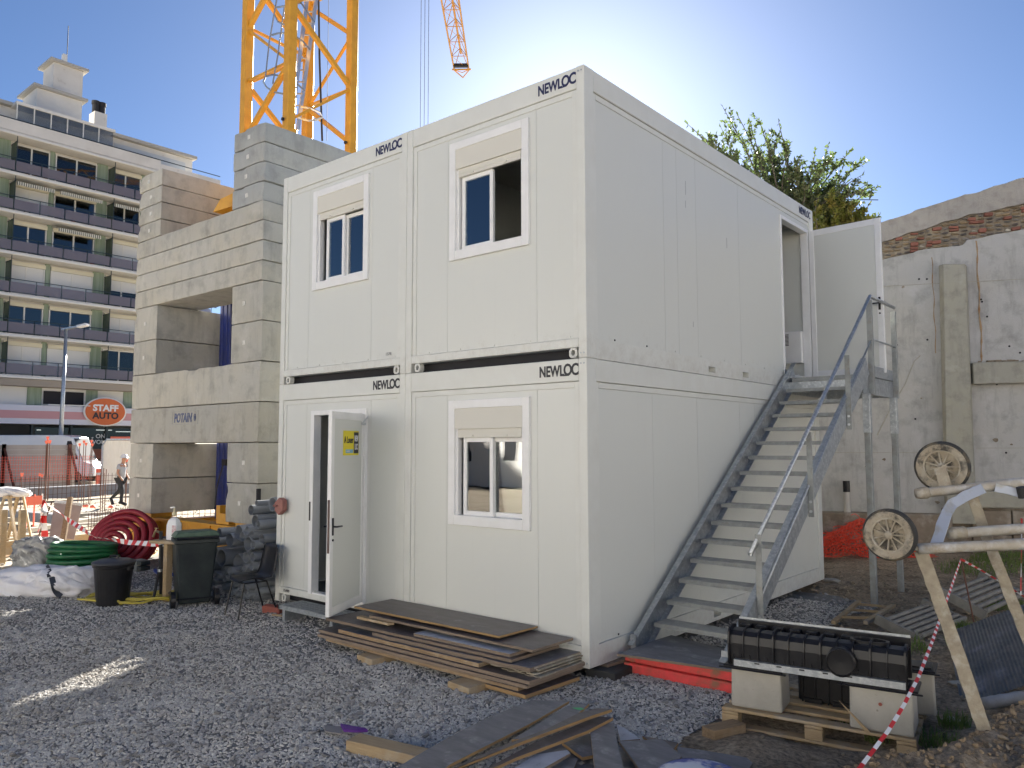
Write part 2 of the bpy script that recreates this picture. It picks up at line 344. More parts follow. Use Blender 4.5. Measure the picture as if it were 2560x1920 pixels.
# ground material: brown earth at the right, pale sandy earth on the open site
GM=bpy.data.materials.new('site_earth');GM.use_nodes=True
def _gm():
    n=GM.node_tree.nodes;l=GM.node_tree.links;b=n['Principled BSDF'];b.inputs['Roughness'].default_value=.95;b.inputs['Specular IOR Level'].default_value=.2
    g=n.new('ShaderNodeNewGeometry')
    def nz(sc,d=6):
        q=n.new('ShaderNodeTexNoise');q.inputs['Scale'].default_value=sc;q.inputs['Detail'].default_value=d;q.inputs['Roughness'].default_value=.65;l.new(g.outputs[0],q.inputs['Vector']);return q.outputs['Fac']
    def ramp(f,a,c,lo=.35,hi=.65):
        r=n.new('ShaderNodeValToRGB');r.color_ramp.elements[0].color=(*a,1);r.color_ramp.elements[1].color=(*c,1);r.color_ramp.elements[0].position=lo;r.color_ramp.elements[1].position=hi;l.new(f,r.inputs[0]);return r.outputs[0]
    d=ramp(nz(3),(.27,.205,.135),(.48,.385,.27));d2=ramp(nz(28),(.45,.45,.45),(1.15,1.15,1.15))
    mu=n.new('ShaderNodeMix');mu.data_type='RGBA';mu.blend_type='MULTIPLY';mu.inputs[0].default_value=1;l.new(d,mu.inputs[6]);l.new(d2,mu.inputs[7])
    s=ramp(nz(.9),(.44,.37,.27),(.62,.55,.44))
    sx=n.new('ShaderNodeSeparateXYZ');l.new(g.outputs[0],sx.inputs[0])
    mr=n.new('ShaderNodeMapRange');mr.inputs[1].default_value=-9;mr.inputs[2].default_value=-12;l.new(sx.outputs[0],mr.inputs[0])
    mr2=n.new('ShaderNodeMapRange');mr2.inputs[1].default_value=-7;mr2.inputs[2].default_value=-9;l.new(sx.outputs[1],mr2.inputs[0])
    ma=n.new('ShaderNodeMath');ma.operation='MAXIMUM';l.new(mr.outputs[0],ma.inputs[0]);l.new(mr2.outputs[0],ma.inputs[1])
    mx=n.new('ShaderNodeMix');mx.data_type='RGBA';l.new(ma.outputs[0],mx.inputs[0]);l.new(mu.outputs[2],mx.inputs[6]);l.new(s,mx.inputs[7])
    l.new(mx.outputs[2],b.inputs['Base Color'])
    bp=n.new('ShaderNodeBump');bp.inputs['Strength'].default_value=.7;bp.inputs['Distance'].default_value=.03;l.new(nz(22),bp.inputs['Height']);l.new(bp.outputs[0],b.inputs['Normal'])
_gm()
ground=grid('ground',steps((-500,-60,40),(-60,-14,1),(-14,1,.14),(1,5,.045),(5,12,.5),(12,60,6),(60,500,44)),
     steps((-500,-60,40),(-60,-9,1),(-9,-3,.25),(-3,9.5,.06),(9.5,20,.25),(20,60,2),(60,500,40)),gz,GM)
GRAV=mat('gravel_bed_grit',(.17,.165,.155),.95,c2=(.27,.265,.25),sc=40,geo=True,bump=.9,bsc=55,bdist=.02,c3=(.14,.11,.085),sc3=.9,lo3=.52,hi3=.72)
def gmask(x,y):
    r=np.where(y<.3,1.28,np.where(y<1,1.28-(y-.3)*.5,.95))+.35*fbm(x*1.5,y*1.5,3,21)
    return (x<r)&(x>-11.2+1.2*fbm(x*.8,y*.8,3,22))&(y>-9)&(y<5.3+.8*fbm(x,y,2,23))
grid('gravel_bed',steps((-12.5,-7,.12),(-7,1.6,.06)),steps((-9,-4,.15),(-4,5.6,.06)),gz,GRAV,gmask,dz=.006)
# stones
def stone(name,seed,r=1,flat=.6):
    rr=random.Random(seed);import bmesh
    bm=bmesh.new();bmesh.ops.create_icosphere(bm,subdivisions=1,radius=1)
    pl=[(Vector((rr.gauss(0,1),rr.gauss(0,1),rr.gauss(0,1))).normalized(),rr.uniform(.45,.8)) for _ in range(7)]
    for v in bm.verts:
        c=v.co.copy()
        for n,d in pl:
            k=c.dot(n)
            if k>d: c-=n*(k-d)
        v.co=Vector((c.x*rr.uniform(1.2,1.3),c.y*rr.uniform(.8,.85),c.z*flat))*r
    me=bpy.data.meshes.new(name);bm.to_mesh(me);bm.free();o=bpy.data.objects.new(name,me);return o
def scatter(name,pts,stones,mt,smin,smax,seed,label,cat):
    cl=bpy.data.collections.new(name+'_kinds')
    for s in stones:
        _mats(s.data,mt);cl.objects.link(s)
    me=bpy.data.meshes.new(name);me.vertices.add(len(pts));me.vertices.foreach_set('co',np.asarray(pts,float).ravel());me.update()
    o=bpy.data.objects.new(name,me);COL.objects.link(o);tag(o,label,cat,kind='stuff')
    ng=bpy.data.node_groups.new(name,'GeometryNodeTree');ng.interface.new_socket('Geometry',in_out='INPUT',socket_type='NodeSocketGeometry');ng.interface.new_socket('Geometry',in_out='OUTPUT',socket_type='NodeSocketGeometry')
    n=ng.nodes;l=ng.links;gi=n.new('NodeGroupInput');go=n.new('NodeGroupOutput');ip=n.new('GeometryNodeInstanceOnPoints');ci=n.new('GeometryNodeCollectionInfo');ci.inputs['Collection'].default_value=cl;ci.inputs['Separate Children'].default_value=True;ci.inputs['Reset Children'].default_value=True
    ip.inputs['Pick Instance'].default_value=True
    r1=n.new('FunctionNodeRandomValue');r1.data_type='FLOAT_VECTOR';r1.inputs[0].default_value=(-.7,-.7,0);r1.inputs[1].default_value=(.7,.7,6.28);r1.inputs['Seed'].default_value=seed
    r2=n.new('FunctionNodeRandomValue');r2.data_type='FLOAT';r2.inputs[2].default_value=smin;r2.inputs[3].default_value=smax;r2.inputs['Seed'].default_value=seed+1
    l.new(gi.outputs[0],ip.inputs['Points']);l.new(ci.outputs[0],ip.inputs['Instance']);l.new(r1.outputs[0],ip.inputs['Rotation']);l.new(r2.outputs[1],ip.inputs['Scale']);l.new(ip.outputs[0],go.inputs[0])
    md=o.modifiers.new('nodes','NODES');md.node_group=ng;return o
STONE=mat('grey_chipping',(.54,.52,.48),.8,rnd=.24,c2=(.42,.395,.35),sc=.9,geo=True,lo=.45,hi=.72)
RUBB=mat('rubble_stone',(.36,.3,.22),.9,rnd=.35,c2=(.24,.19,.13),sc=2)
def cand(n,x0,x1,y0,y1):
    return rng.uniform(x0,x1,n),rng.uniform(y0,y1,n)
def in_view(x,y,marg=.12):
    d=np.stack([x-CAM.x,y-CAM.y,np.full_like(x,-.1-CAM.z)],-1);z=d@np.array(F_);a=(d@np.array(R_))/z
    v=(d@np.array(U_))/z
    return (z>1)&(np.abs(a)<.66+marg)&(v>-.52-marg*.5),z
x,y=cand(420000,-9.5,1.8,-5.6,4.8);k=gmask(x,y);v,dep=in_view(x,y)
hid=(x>-4.8)&(x<-.05)&(y>.1)
p=np.where(dep<7,1,np.where(dep<9,.55,.35));k&=v&(rng.random(len(x))<p*np.clip(.78+1.1*fbm(x*.9,y*.9,4,61),.25,1))&~hid
x=x[k];y=y[k];print('stones',len(x))
scatter('gravel_stones',np.stack([x,y,gz(x,y)+.008],-1),[stone('chip',100+i,.0155) for i in range(6)],STONE,.5,1.35,3,'loose grey chippings covering the yard in front of the cabins','gravel')
x,y=cand(26000,-11.8,1.6,-5,6);k=gmask(x,y)&(in_view(x,y)[0]);x=x[k];y=y[k]
scatter('scattered_chippings',np.stack([x,y,gz(x,y)+.016],-1)[:6000],[stone('chip_large',200+i,.025) for i in range(4)],mat('pale_chipping',(.27,.26,.25),.85,rnd=.35),.7,1.4,5,'larger paler stones strewn over the grey gravel','gravel')
x,y=cand(7000,-.3,4.6,-1.6,10);k=(~gmask(x,y))&((fbm(x*1.3,y*1.3,3,31)>.1)|(rng.random(7000)<.1)|((y>3.8)&(y<7)&(x<1.6)&(rng.random(7000)<.5)))&(rng.random(7000)<np.where(y<2,.5,1));x=x[k];y=y[k]
scatter('rubble_stones',np.stack([x,y,gz(x,y)+.012],-1),[stone('rubble_chip',300+i,.024,.5) for i in range(5)],RUBB,.3,1.35,7,'small stones and rubble strewn over the brown earth right of the stair','rubble')
x,y=cand(9000,2.3,4.4,-3,1.6);k=mound(x,y)>.3+.3*rng.random(9000);x=x[k];y=y[k]
CLOD=mat('earth_clod',(.32,.24,.155),.95,rnd=.22,c2=(.23,.17,.105),sc=2)
scatter('earth_clods',np.stack([x,y,gz(x,y)+.004],-1),[stone('clod',500+i,.03,.8) for i in range(5)],CLOD,.12,.75,13,'brown crumbly earth clods on the heap at the bottom right corner','earth')
x,y=cand(2500,-30,-11,-2,14);
scatter('site_rubble',np.stack([x,y,gz(x,y)+.02],-1),[stone('site_chip',400+i,.05,.5) for i in range(4)],mat('pale_rubble',(.42,.36,.27),.9,rnd=.3),.2,.9,9,'pale clods and stones on the sunlit open site behind the hose coils','rubble')
# ---------------------------------------------------------------- cabins
MW,ML,MH=2.435,6.055,2.76
def wall_x(pf,segs,z0,z1,y0,y1,holes):
    """panels along local x between segs; holes=(xa,za,xb,zb) cut out"""
    for i in range(len(segs)-1):
        a,b=segs[i]+.0015,segs[i+1]-.0015;m=MB();done=False
        for h in holes:
            xa,za,xb,zb=h
            if a<xb and b>xa:
                A=max(a,xa);B=min(b,xb);done=True
                if A>a+.001:m.box(a,y0,z0,A,y1,z1)
                if B<b-.001:m.box(B,y0,z0,b,y1,z1)
                if za>z0+.001:m.box(A,y0,z0,B,y1,za)
                if zb<z1-.001:m.box(A,y0,zb,B,y1,z1)
        if not done:m.box(a,y0,z0,b,y1,z1)
        pf(m)
def casting(o,x,sgn):
    "lug with a round hole beside a corner post"
    m=MB();x0=x;x1=x+sgn*.09;xa,xb=min(x0,x1),max(x0,x1)
    c=Vector(((xa+xb)/2,0,.052));n=12;V=[];F=[]
    ring=[(c.x+.022*math.cos(2*math.pi*j/n),c.z+.028*math.sin(2*math.pi*j/n)) for j in range(n)]
    outer=[]
    for j in range(n):
        a=2*math.pi*j/n;dx,dz=math.cos(a),math.sin(a);s=min(.045/max(abs(dx),1e-6),.046/max(abs(dz),1e-6));outer.append((c.x+dx*s,c.z+dz*s))
    for yy in (.006,.07):
        for (a,b) in ring:V.append((a,yy,b))
        for (a,b) in outer:V.append((a,yy,b))
    for j in range(n):
        k=(j+1)%n
        F+= [(j,k,n+k,n+j),(2*n+j,3*n+j,3*n+k,2*n+k),(j,2*n+j,2*n+k,k),(n+j,n+k,3*n+k,3*n+j)]
    m.add([(a+o[0],b+o[1],cc+o[2]) for a,b,cc in V],F);return m
def window(par,o,x0,z0,x1,z1,style):
    """casing in wall plane y=0 (outside is -y)"""
    T=Matrix.Translation(o)
    w=MB().frame(x0,z0,x1,z1,.085,-.028,.03,T,wt=.085,wb=.1).build('window',PVCW,par,bevel=.004)
    ix0,ix1,iz0,iz1=x0+.085,x1-.085,z0+.1,z1-.085
    MB().box(ix0,-.018,iz1-.21,ix1,.05,iz1,T).build('shutter_box',SHUT,w)
    m=MB().box(ix0+.03,.0,iz1-.3,ix1-.03,.03,iz1-.212,T);m.box(ix0+.03,-.004,iz1-.262,ix1-.03,0,iz1-.254,T)
    for q in (.25,.75):
        xx=ix0+(ix1-ix0)*q;m.box(xx-.02,-.012,iz1-.29,xx+.02,0,iz1-.275,T)
    m.build('roller_shutter',SHUT,w)
    MB().box(ix0,.005,iz0,ix0+.03,.06,iz1-.21,T).build('shutter_guide',PVCW,w);MB().box(ix1-.03,.005,iz0,ix1,.06,iz1-.21,T).build('shutter_guide',PVCW,w)
    top=iz1-.3;mid=(ix0+ix1)/2
    a0=ix0+.03;a1=ix1-.03
    def sash(xa,xb,y):
        s=MB().frame(xa,iz0,xb,top,.045,y,y+.035,T).build('sash',PVCW,w,bevel=.003)
        MB().box(xa+.045,y+.012,iz0+.045,xb-.045,y+.018,top-.045,T).build('pane',GLASS,w)
    if style=='both': sash(a0+.05,mid+.03,.03);sash(mid-.02,a1,.068)
    elif style=='gap': sash(a0+.1,mid+.03,.03);sash(mid+.01,a1,.068)
    else: sash(a0+.02,mid+.03,.03);MB().box(mid-.02,.068,iz0,a1,.1,iz0+.03,T).build('track',PVCW,w)
    # reveal
    m=MB();m.box(ix0-.02,.03,iz0-.03,ix0,.1,iz1,T);m.box(ix1,.03,iz0-.03,ix1+.02,.1,iz1,T);m.box(ix0,.03,iz0-.03,ix1,.1,iz0,T);m.build('reveal',PVCW,w)
    return w
def cabin(name,label,O,win=None,door=None,side_door=False,seams=(-1.8,-.59),side_seams=(1.5,1.8,2.25,3.4),side=True,logo=LOGO,low=False,lside=False):
    t=thing(name,label,'site cabin',O);ox,oy,oz=O;T=Matrix.Translation(O)
    def P(m,n='wall_panel',mt=PAINT,b=.0): return m.build(n,mt,t,bevel=b)
    # posts (outer corners)
    for (xa,xb) in ((-MW+.002,-MW+.092),(-.092,-.002)):
        for (ya,yb) in ((0,.16),(ML-.16,ML)):
            P(MB().box(xa,ya,.0,xb,yb,MH-.002,T),'corner_post',FRAMEP,.006)
    i0,i1=-MW+.092,-.092
    m=MB().box(i0,.004,MH-.21,i1,.12,MH-.004,T);P(m,'top_rail',FRAMEP,.006)
    m=MB().box(i0,.004,.1,i1,.12,.185,T);P(m,'bottom_rail',FRAMEP,.005)
    P(MB().box(i0,ML-.12,MH-.21,i1,ML-.004,MH-.004,T),'top_rail',FRAMEP);P(MB().box(i0,ML-.12,0,i1,ML-.004,.185,T),'bottom_rail',FRAMEP)
    # trims
    m=MB().frame(i0+.004,.187,i1-.004,MH-.214,.055,.016,.05,T,wt=.055,wb=.004);P(m,'edge_trim',FRAMEP,.004)
    holes=[win[:4]] if win else []
    if door: holes=[(door[0],.19,door[1],door[2])]
    if win: holes=[(win[0]+.06,win[1]+.07,win[2]-.06,win[3]-.06)]
    wall_x(lambda m:(m_t(m,T),P(m)),[i0+.06]+list(seams)+[i1-.06],.19,MH-.27,.024,.084,holes)
    for sgn,xx in ((1,i0+.05),(-1,i1-.02)):
        P(casting(O,xx,sgn),'corner_casting',FRAMEP,.003)
    P(MB().box(i0,.14,.0,i1,.2,.1,T),'gap_shade_sheet',DARK)  # near-black sheet standing in for the shade inside the open gap
    # floor and roof
    P(MB().box(-MW+.1,.122,.1,-.1,ML-.122,.168,T),'floor',mat_floor);P(MB().box(-MW+.03,.122,MH-.1,-.03,ML-.122,MH-.02,T),'roof',FRAMEP)
    P(MB().box(-MW+.1,.122,MH-.24,-.1,ML-.122,MH-.22,T),'ceiling',INNER)
    # long sides
    P(MB().box(-MW+.01,.162,.19 if lside else 0,-MW+.07,ML-.162,MH-.004,T),'side_wall',PAINT)
    P(MB().box(-MW+.1,ML-.19,.19,-.1,ML-.13,MH-.22,T),'rear_wall',PAINT)
    y0,y1=.16,ML-.16
    if side:
        P(MB().box(-.12,y0,MH-.21,-.004,y1,MH-.004,T),'top_rail',FRAMEP,.006)
        # bottom rail with two fork pockets
        pk=[(2.45,2.62),(3.38,3.55)];m=MB();m.box(-.1,y0,.105,-.004,y1,.185,T);m.box(-.1,y0,0,-.004,y1,.04,T);c=y0
        for a,b in pk+[(y1,y1)]:
            m.box(-.1,c,.04,-.004,a,.105,T);c=b
        m.box(-.1,y0,.04,-.09,y1,.105,T)
        P(m,'bottom_rail',FRAMEP)
        ye=4.78 if side_door else y1
        m=MB();m.box(-.05,y0,.187,-.018,y0+.055,MH-.214,T);m.box(-.05,y0+.055,MH-.27,-.018,y1,MH-.214,T);P(m,'edge_trim',FRAMEP,.004)
        ss=[y0+.058]+list(side_seams)+[ye]
        for i in range(len(ss)-1): P(MB().box(-.084,ss[i]+.0015,.187,-.026,ss[i+1]-.0015,MH-.272,T))
        if side_door:
            P(MB().box(-.084,4.782,2.42,-.026,y1,MH-.272,T))
            d=MB();d.box(-.12,4.78,.17,-.01,4.82,2.42,T);d.box(-.12,5.82,.17,-.01,5.87,2.42,T);d.box(-.12,4.82,2.37,-.01,5.82,2.42,T);d.box(-.12,4.82,.168,-.006,5.82,.19,T);d.build('door_frame',PVCW,t,bevel=.004)
    for i in range(5): P(MB().box(i0+.25+i*.47,.018,.196,i0+.268+i*.47,.026,.214,T),'rivet',FRAMEP)
    if side:
        for i in range(9): P(MB().box(-.03,.5+i*.6,.2,-.019,.516+i*.6,.216,T),'rivet',LOGOB if i<2 else FRAMEP)
    # screws at the corners
    for xx in (-.03,-.065) if side else ():
        for zz in (.045,MH-.05):
            P(MB().tube(Vector(O)+Vector((xx,.001,zz)),Vector(O)+Vector((xx,-.004,zz)),.009,8),'bolt',GALV)
    text('NEWL',.152,logo,t,Matrix.Translation(O)@frm((-.4,.0015,MH-.105),(1,0,0),(0,0,1)),'lettering',.03,fit=(.29,.105))
    text('OC',.152,logo,t,Matrix.Translation(O)@frm((-.178,.0015,MH-.1),(1,0,0),(0,0,1)),'lettering',.03,spacing=.82,fit=(.17,.115))
    MB().box(-.27,.0005,MH-.158,-.2,.003,MH-.144,T).build('lettering_underline',logo,t)
    if win: window(t,Vector(O)+Vector((0,.02,0)),*win[:4],win[4])
    return t
def m_t(m,T): m.v=[tuple(T@Vector(p)) for p in m.v];return m
mat_floor=mat('grey_vinyl_floor',(.2,.21,.22),.6)
W4=(-1.755,1.155,-.67,2.43)
LR=cabin('site_cabin','lower right pale grey cabin behind the leaning plank stack, one closed sliding window',(0,0,0),(*W4,'both'),logo=LOGOB,side_seams=(1.2,2.18,3.3,3.75,4.9))
UR=cabin('site_cabin','upper right pale cabin with one sash slid open and a side door above the stair',(0,0,MH),(*W4,'open'),side_door=True)
LL=cabin('site_cabin','lower left pale grey cabin with its white front door standing open and a yellow sticker',(-MW,0,0),None,(-1.72,-.66,2.40),seams=(-1.85,-.6),side=False,logo=LOGOB,lside=True)
UL=cabin('site_cabin','upper left pale grey cabin with a narrow window beside the concrete ballast',(-MW,0,MH),(-1.755,1.155,-.67,2.43,'gap'),seams=(-1.85,-.62),side=False,lside=True)
E2=thing
# front door of the lower left cabin
x0,x1=-MW-1.72,-MW-.66
m=MB();m.box(x0,-.012,.17,x0+.07,.1,2.40);m.box(x1-.06,-.012,.17,x1,.1,2.40);m.box(x0+.07,-.012,2.34,x1-.06,.1,2.40);m.box(x0+.07,.0,.17,x1-.06,.1,.19)
df=m.build('door_frame',PVCW,LL,bevel=.004)
MB().box(x0+.005,-.016,1.05,x0+.03,-.012,1.28).build('strike_plate',BLK,df)
h=Vector((x1-.03,-.02,0));f=Vector((-2.74,-.77,0));ex=(f-h).normalized();L=(f-h).length
Td=frm((h.x,h.y,0),ex,(0,0,1))       # local x along the leaf, y up, z towards outside face
fr=MB()
for (a,b,c,d) in ((0,.2,.07,2.33),(L-.07,.2,L,2.33),(.07,.2,L-.07,.29),(.07,2.25,L-.07,2.33)): fr.box(a,b,-.022,c,d,.022,Td)
leaf=fr.build('door',PVCW,LL,bevel=.004)
MB().box(.07,.29,-.016,L-.07,2.25,.016,Td).build('door_panel',PAINT,leaf)
def handle(par,T,x,y,z,s,sgn):
    m=MB();m.box(x-.015,y-.09,z,x+.015,y+.09,z+s*.008,T);m.tube(T@Vector((x,y,z)),T@Vector((x,y,z+s*.05)),.009);m.path([T@Vector((x,y,z+s*.05)),T@Vector((x+sgn*.04,y,z+s*.055)),T@Vector((x+sgn*.12,y-.004,z+s*.05))],.01)
    m.tube(T@Vector((x,y-.14,z)),T@Vector((x,y-.14,z+s*.012)),.012)
    return m.build('handle',BLK,par,smooth=False)
handle(leaf,Td,L-.05,1.12-.0,-.022,-1,-1);handle(leaf,Td,L-.05,1.12,.022,1,-1)
MB().box(L,.85,-.012,L+.003,1.4,.012,Td).build('lock_plate',mat('brown_metal',(.1,.06,.05),.5),leaf)
for z in (.42,1.28,1.85,2.1): MB().box(-.04,z,-.03,.03,z+.1,-.022,Td).build('hinge',PVCW,leaf)
m=MB();m.box(.02,2.2,-.045,.1,2.23,-.02,Td);m.path([Td@Vector((.1,2.215,-.035)),Td@Vector((-.02,2.3,-.05)),Td@Vector((-.1,2.33,-.02))],.008);m.build('door_closer',ALU,leaf)
st=MB().box(.16,1.86,-.0195,.56,2.13,-.017,Td).build('sticker',YST,leaf)
MB().box(.17,1.88,-.0215,.29,2.115,-.0195,Td).build('sticker_black_panel',LOGOB,st)
MB().box(.31,1.885,-.0212,.5,1.925,-.0195,Td).build('sticker_blue_strip',mat('sticker_blue',(.2,.45,.6),.5),st)
ux=-ex
text('A Louer',.095,LOGOB,st,frm(Td@Vector((.425,2.03,-.0215)),ux,(0,0,1)),bold=.02,fit=(.23,.075))
text('NEW\nLOC',.07,TW,st,frm(Td@Vector((.23,2.0,-.0235)),ux,(0,0,1)),bold=.02,fit=(.095,.16))
text('newloc',.03,TW,st,frm(Td@Vector((.44,1.905,-.0235)),ux,(0,0,1)),bold=.01)
# side door of the upper right cabin
hd=Vector((0.005,5.87,MH));ex2=(Vector((1.03,5.80,MH))-hd).normalized();L2=1.02;Tu=frm(hd,ex2,(0,0,1))
fr=MB()
for (a,b,c,d) in ((0,.2,.07,2.4),(L2-.08,.2,L2,2.4),(.07,.2,L2-.08,.29),(.07,2.31,L2-.08,2.4)): fr.box(a,b,-.025,c,d,.025,Tu)
leaf2=fr.build('door',PVCW,UR,bevel=.004)
MB().box(.07,.29,-.018,L2-.08,2.31,.018,Tu).build('door_panel',PAINT,leaf2)
handle(leaf2,Tu,L2-.045,1.18,.025,1,-1)
# side lettering at the far end of the top rail
text('NEWLOC',.15,LOGO,UR,frm((.0,5.72,2*MH-.105),(0,1,0),(0,0,1)),bold=.012,fit=(.46,.11))
pp=py(1708,752,5.83)
hb=thing('wall_heater','small white electric wall heater seen through the upper side doorway','heater',(pp.x,5.84,pp.z))
MB().box(pp.x-.19,5.76,pp.z-.24,pp.x+.19,5.855,pp.z+.24).build('body',PVCW,hb,bevel=.01)
m=MB()
for i in range(9): m.box(pp.x-.15,5.755,pp.z+.2-i*.02,pp.x+.0,5.761,pp.z+.19-i*.02)
m.build('grille',LOGOB,hb)
# inscriptions in marker
text('15A80',.05,LOGOB,LL,frm((-4.62,-.0,.145),(1,0,0),(0,0,1)),bold=0)
text('1578',.05,mat('grey_marker',(.3,.3,.3),.6),UL,frm((-2.72,-.0,MH+.24),(1,0,.0),(0,0,1)),bold=0)
SCR=mat('grey_scratch',(.22,.22,.22),.6)
# scratches seen on the long side of the upper cabin
for a,b,l in ((1485,405,.16),(1485,440,.08),(1574,524,.13),(1502,700,.06)):
    p=px(a,b,0);q=MB();q.box(-.0258,p.y,p.z-l/2,-.0245,p.y+.0035,p.z+l/2).build('scratch',SCR,UR)
# bricks
def hexbrick(name,lab,cat,loc,rot,d,mt):
    m=MB().box(-d[0]/2,-d[1]/2,-d[2]/2,d[0]/2,d[1]/2,d[2]/2);o=m.build(name,mt,bevel=.006);o.location=loc;o.rotation_euler=rot;return tag(o,lab,cat)
m=MB();m.prism([(-.08,-.06),(.0,-.11),(.09,-.045),(.085,.08),(.01,.11),(-.09,.04)],-.035,.035,frm((-4.72,-.04,1.2),(1,0,0),(0,0,1)))
m.tube((-4.74,-.075,1.21),(-4.77,-.12,1.205),.014);o=m.build('wall_magnet',mat('faded_red_metal',(.36,.16,.13),.7,c2=(.28,.12,.1),sc=9),bevel=.004);tag(o,'faded red block fixed to the cabin wall left of the open front door','block')
hexbrick('red_brick','red brick lying on the gravel behind the black plastic chair leg','brick',(-4.72,-.12,gzf(-4.7,-.1)+.06),(.1,0,.35),(.26,.1,.09),BRICKR)
o=hexbrick('wood_strip','thin pale wooden strip on the gravel under the black chair foot','wood strip',(-4.4,-.2,gzf(-4.4,-.2)+.025),(0,0,.3),(.3,.04,.02),WOODL)
# metal step
t=thing('door_step','grey galvanised grating step below the open front door','step',(-3.75,-.22,-.1))
m=MB();m.box(-4.25,-.36,.03,-3.2,-.33,.075);m.box(-4.25,-.04,.03,-3.2,-.02,.075);m.box(-4.25,-.36,.03,-4.22,-.02,.075);m.box(-3.22,-.36,.03,-3.2,-.02,.075);m.build('step_frame',GALV,t)
m=MB()
for i in range(22): m.box(-4.22+i*.047,-.33,.05,-4.21+i*.047,-.03,.073)
for i in range(5): m.box(-4.22,-.32+i*.07,.06,-3.22,-.315+i*.07,.0725)
m.build('grating',GALV,t)['kind']='stuff'
for xx in (-4.2,-3.28): MB().box(xx,-.33,gzf(xx,-.2)-.02,xx+.05,-.05,.029).build('leg',GALV,t)
# ---------------------------------------------------------------- chairs
def chair(label,loc,rz):
    t=thing('plastic_chair',label,'chair',loc,rz)
    prof=[(.21,.425),(.18,.445),(.08,.452),(-.08,.44),(-.16,.45),(-.2,.49),(-.225,.56),(-.25,.68),(-.27,.8),(-.275,.85)]
    V=[];F=[];nx=8
    for k,(yy,zz) in enumerate(prof):
        tt=k/(len(prof)-1);w=.215-.02*max(0,tt-.5)*2
        if k==0:w=.17
        if k==len(prof)-1:w=.15
        for i in range(nx+1):
            u=i/nx*2-1;c=.02*abs(u)**3
            V.append((u*w,yy+(c*1.2 if k>4 else 0),zz+(c if k<=4 else 0)))
    for k in range(len(prof)-1):
        for i in range(nx):
            a=k*(nx+1)+i;F.append((a,a+1,a+nx+2,a+nx+1))
    m=MB().add(V,F);o=m.build('seat_shell',BLK,t,smooth=True,world=False);so_=o.modifiers.new('solid','SOLIDIFY');so_.thickness=.008
    for sx in (-1,1):
        MB().path([(sx*.2,.25,0),(sx*.165,.17,.42)],.011).build('leg',BLK,t,world=False)
        MB().path([(sx*.2,-.26,0),(sx*.165,-.12,.42)],.011).build('leg',BLK,t,world=False)
    m=MB();m.path([(-.165,.17,.42),(-.165,-.12,.42)],.01);m.path([(.165,.17,.42),(.165,-.12,.42)],.01);m.path([(-.165,.17,.42),(.165,.17,.42)],.01);m.path([(-.165,-.12,.42),(.165,-.12,.42)],.01);m.build('seat_frame',BLK,t,world=False)
    return t
chair('black plastic chair outdoors in front of the grey pipe stack',(-4.86,-.34,gzf(-4.86,-.34)+.01),math.pi+.12-.25)
chair('black plastic chair inside the cabin seen through the open front door',(-4.35,1.25,.17),math.pi/2+.5)
# ---------------------------------------------------------------- stair
t=thing('steel_stair','galvanised steel stair with landing climbing the right side of the cabins','stair',(.5,2.8,-.05))
sl_=.6865
def stringer(x,w):
    m=MB();p=Vector((x,.62,.015));q=Vector((x,4.95,.015+4.33*sl_));n=Vector((0,-sl_,1)).normalized()
    m.beam(p,q,.006,.24,up=(0,0,1),off=(-w/2 if x<.5 else w/2,0))
    m.beam(p+n*.12,q+n*.12,w,.008);m.beam(p-n*.12,q-n*.12,w,.008)
    m.beam(p+n*.09,q+n*.09,.006,.06,off=(w/2 if x<.5 else -w/2,0)) if x>.5 else None
    m.box(x-w/2,.60,-.06,x+w/2,.62,.2)
    return m.build('stringer',GALV,t)
stringer(.075,.06);stringer(.985,.06)
for z in (.0,.1): MB().tube((.075,.6,.04+z),(.075,.596,.04+z),.012,8).build('bolt_hole',DARK,t)
tm=None
for i in range(15):
    y=.93+.2538*i;z=.26+.1745*i
    if tm is None:
        m=MB();m.box(.108,0,-.004,.952,.235,0);m.box(.108,0,-.04,.952,.004,-.004);m.box(.108,.231,-.04,.952,.235,-.004)
        for k in range(6): m.box(.108,.018+k*.038,0,.952,.022+k*.038,.004)
        o=m.build('tread',GALVT,t,world=False);tm=o
    else: o=tm.copy();COL.objects.link(o)
    o.parent=t;o.location=Vector((0,y-.0,z))-Vector((.5,2.8,-.05))
for i,(ya) in enumerate((1.22,2.62,4.0)):
    zb=.26+(ya-.93)*sl_
    m=MB();m.box(1.018,ya,zb-.22,1.078,ya+.008,zb+.68);m.box(1.018,ya+.008,zb-.22,1.024,ya+.06,zb+.3)
    m.build('handrail_post',GALVT,t,bevel=.003)
    for zz in (-.06,-.16): MB().tube((1.048,ya,zb+zz),(1.048,ya-.014,zb+zz),.014,8).build('bolt',ALU,t)
hl=lambda y:1.0+(y-1.12)*.735
m=MB();m.hollow((1.03,5.12,hl(5.12)),(1.03,1.08,hl(1.08)),.022,.003);m.tube((1.03,5.12,hl(5.12)),(1.03,6.3,hl(5.12)),.022,12);m.build('handrail',GALV,t,smooth=True)
m=MB();m.tube((1.03,1.25,.52),(1.03,5.12,.52+3.87*.735),.012,8);m.tube((1.03,5.12,3.365),(1.03,6.3,3.365),.012,8);m.build('mid_rail',GALV,t,smooth=True)
for ya,n in ((5.1,0),(6.27,1)):
    m=MB();m.box(.99,ya-.03,2.62,1.055,ya-.022,3.88);m.box(1.049,ya-.022,2.62,1.055,ya+.03,3.88);m.build('landing_post',GALVT,t,bevel=.003)
m=MB();m.box(.1,4.74,2.868,1.0,6.28,2.874);m.box(.1,4.74,2.82,.97,4.745,2.868);m.build('landing_deck',GALVT,t)
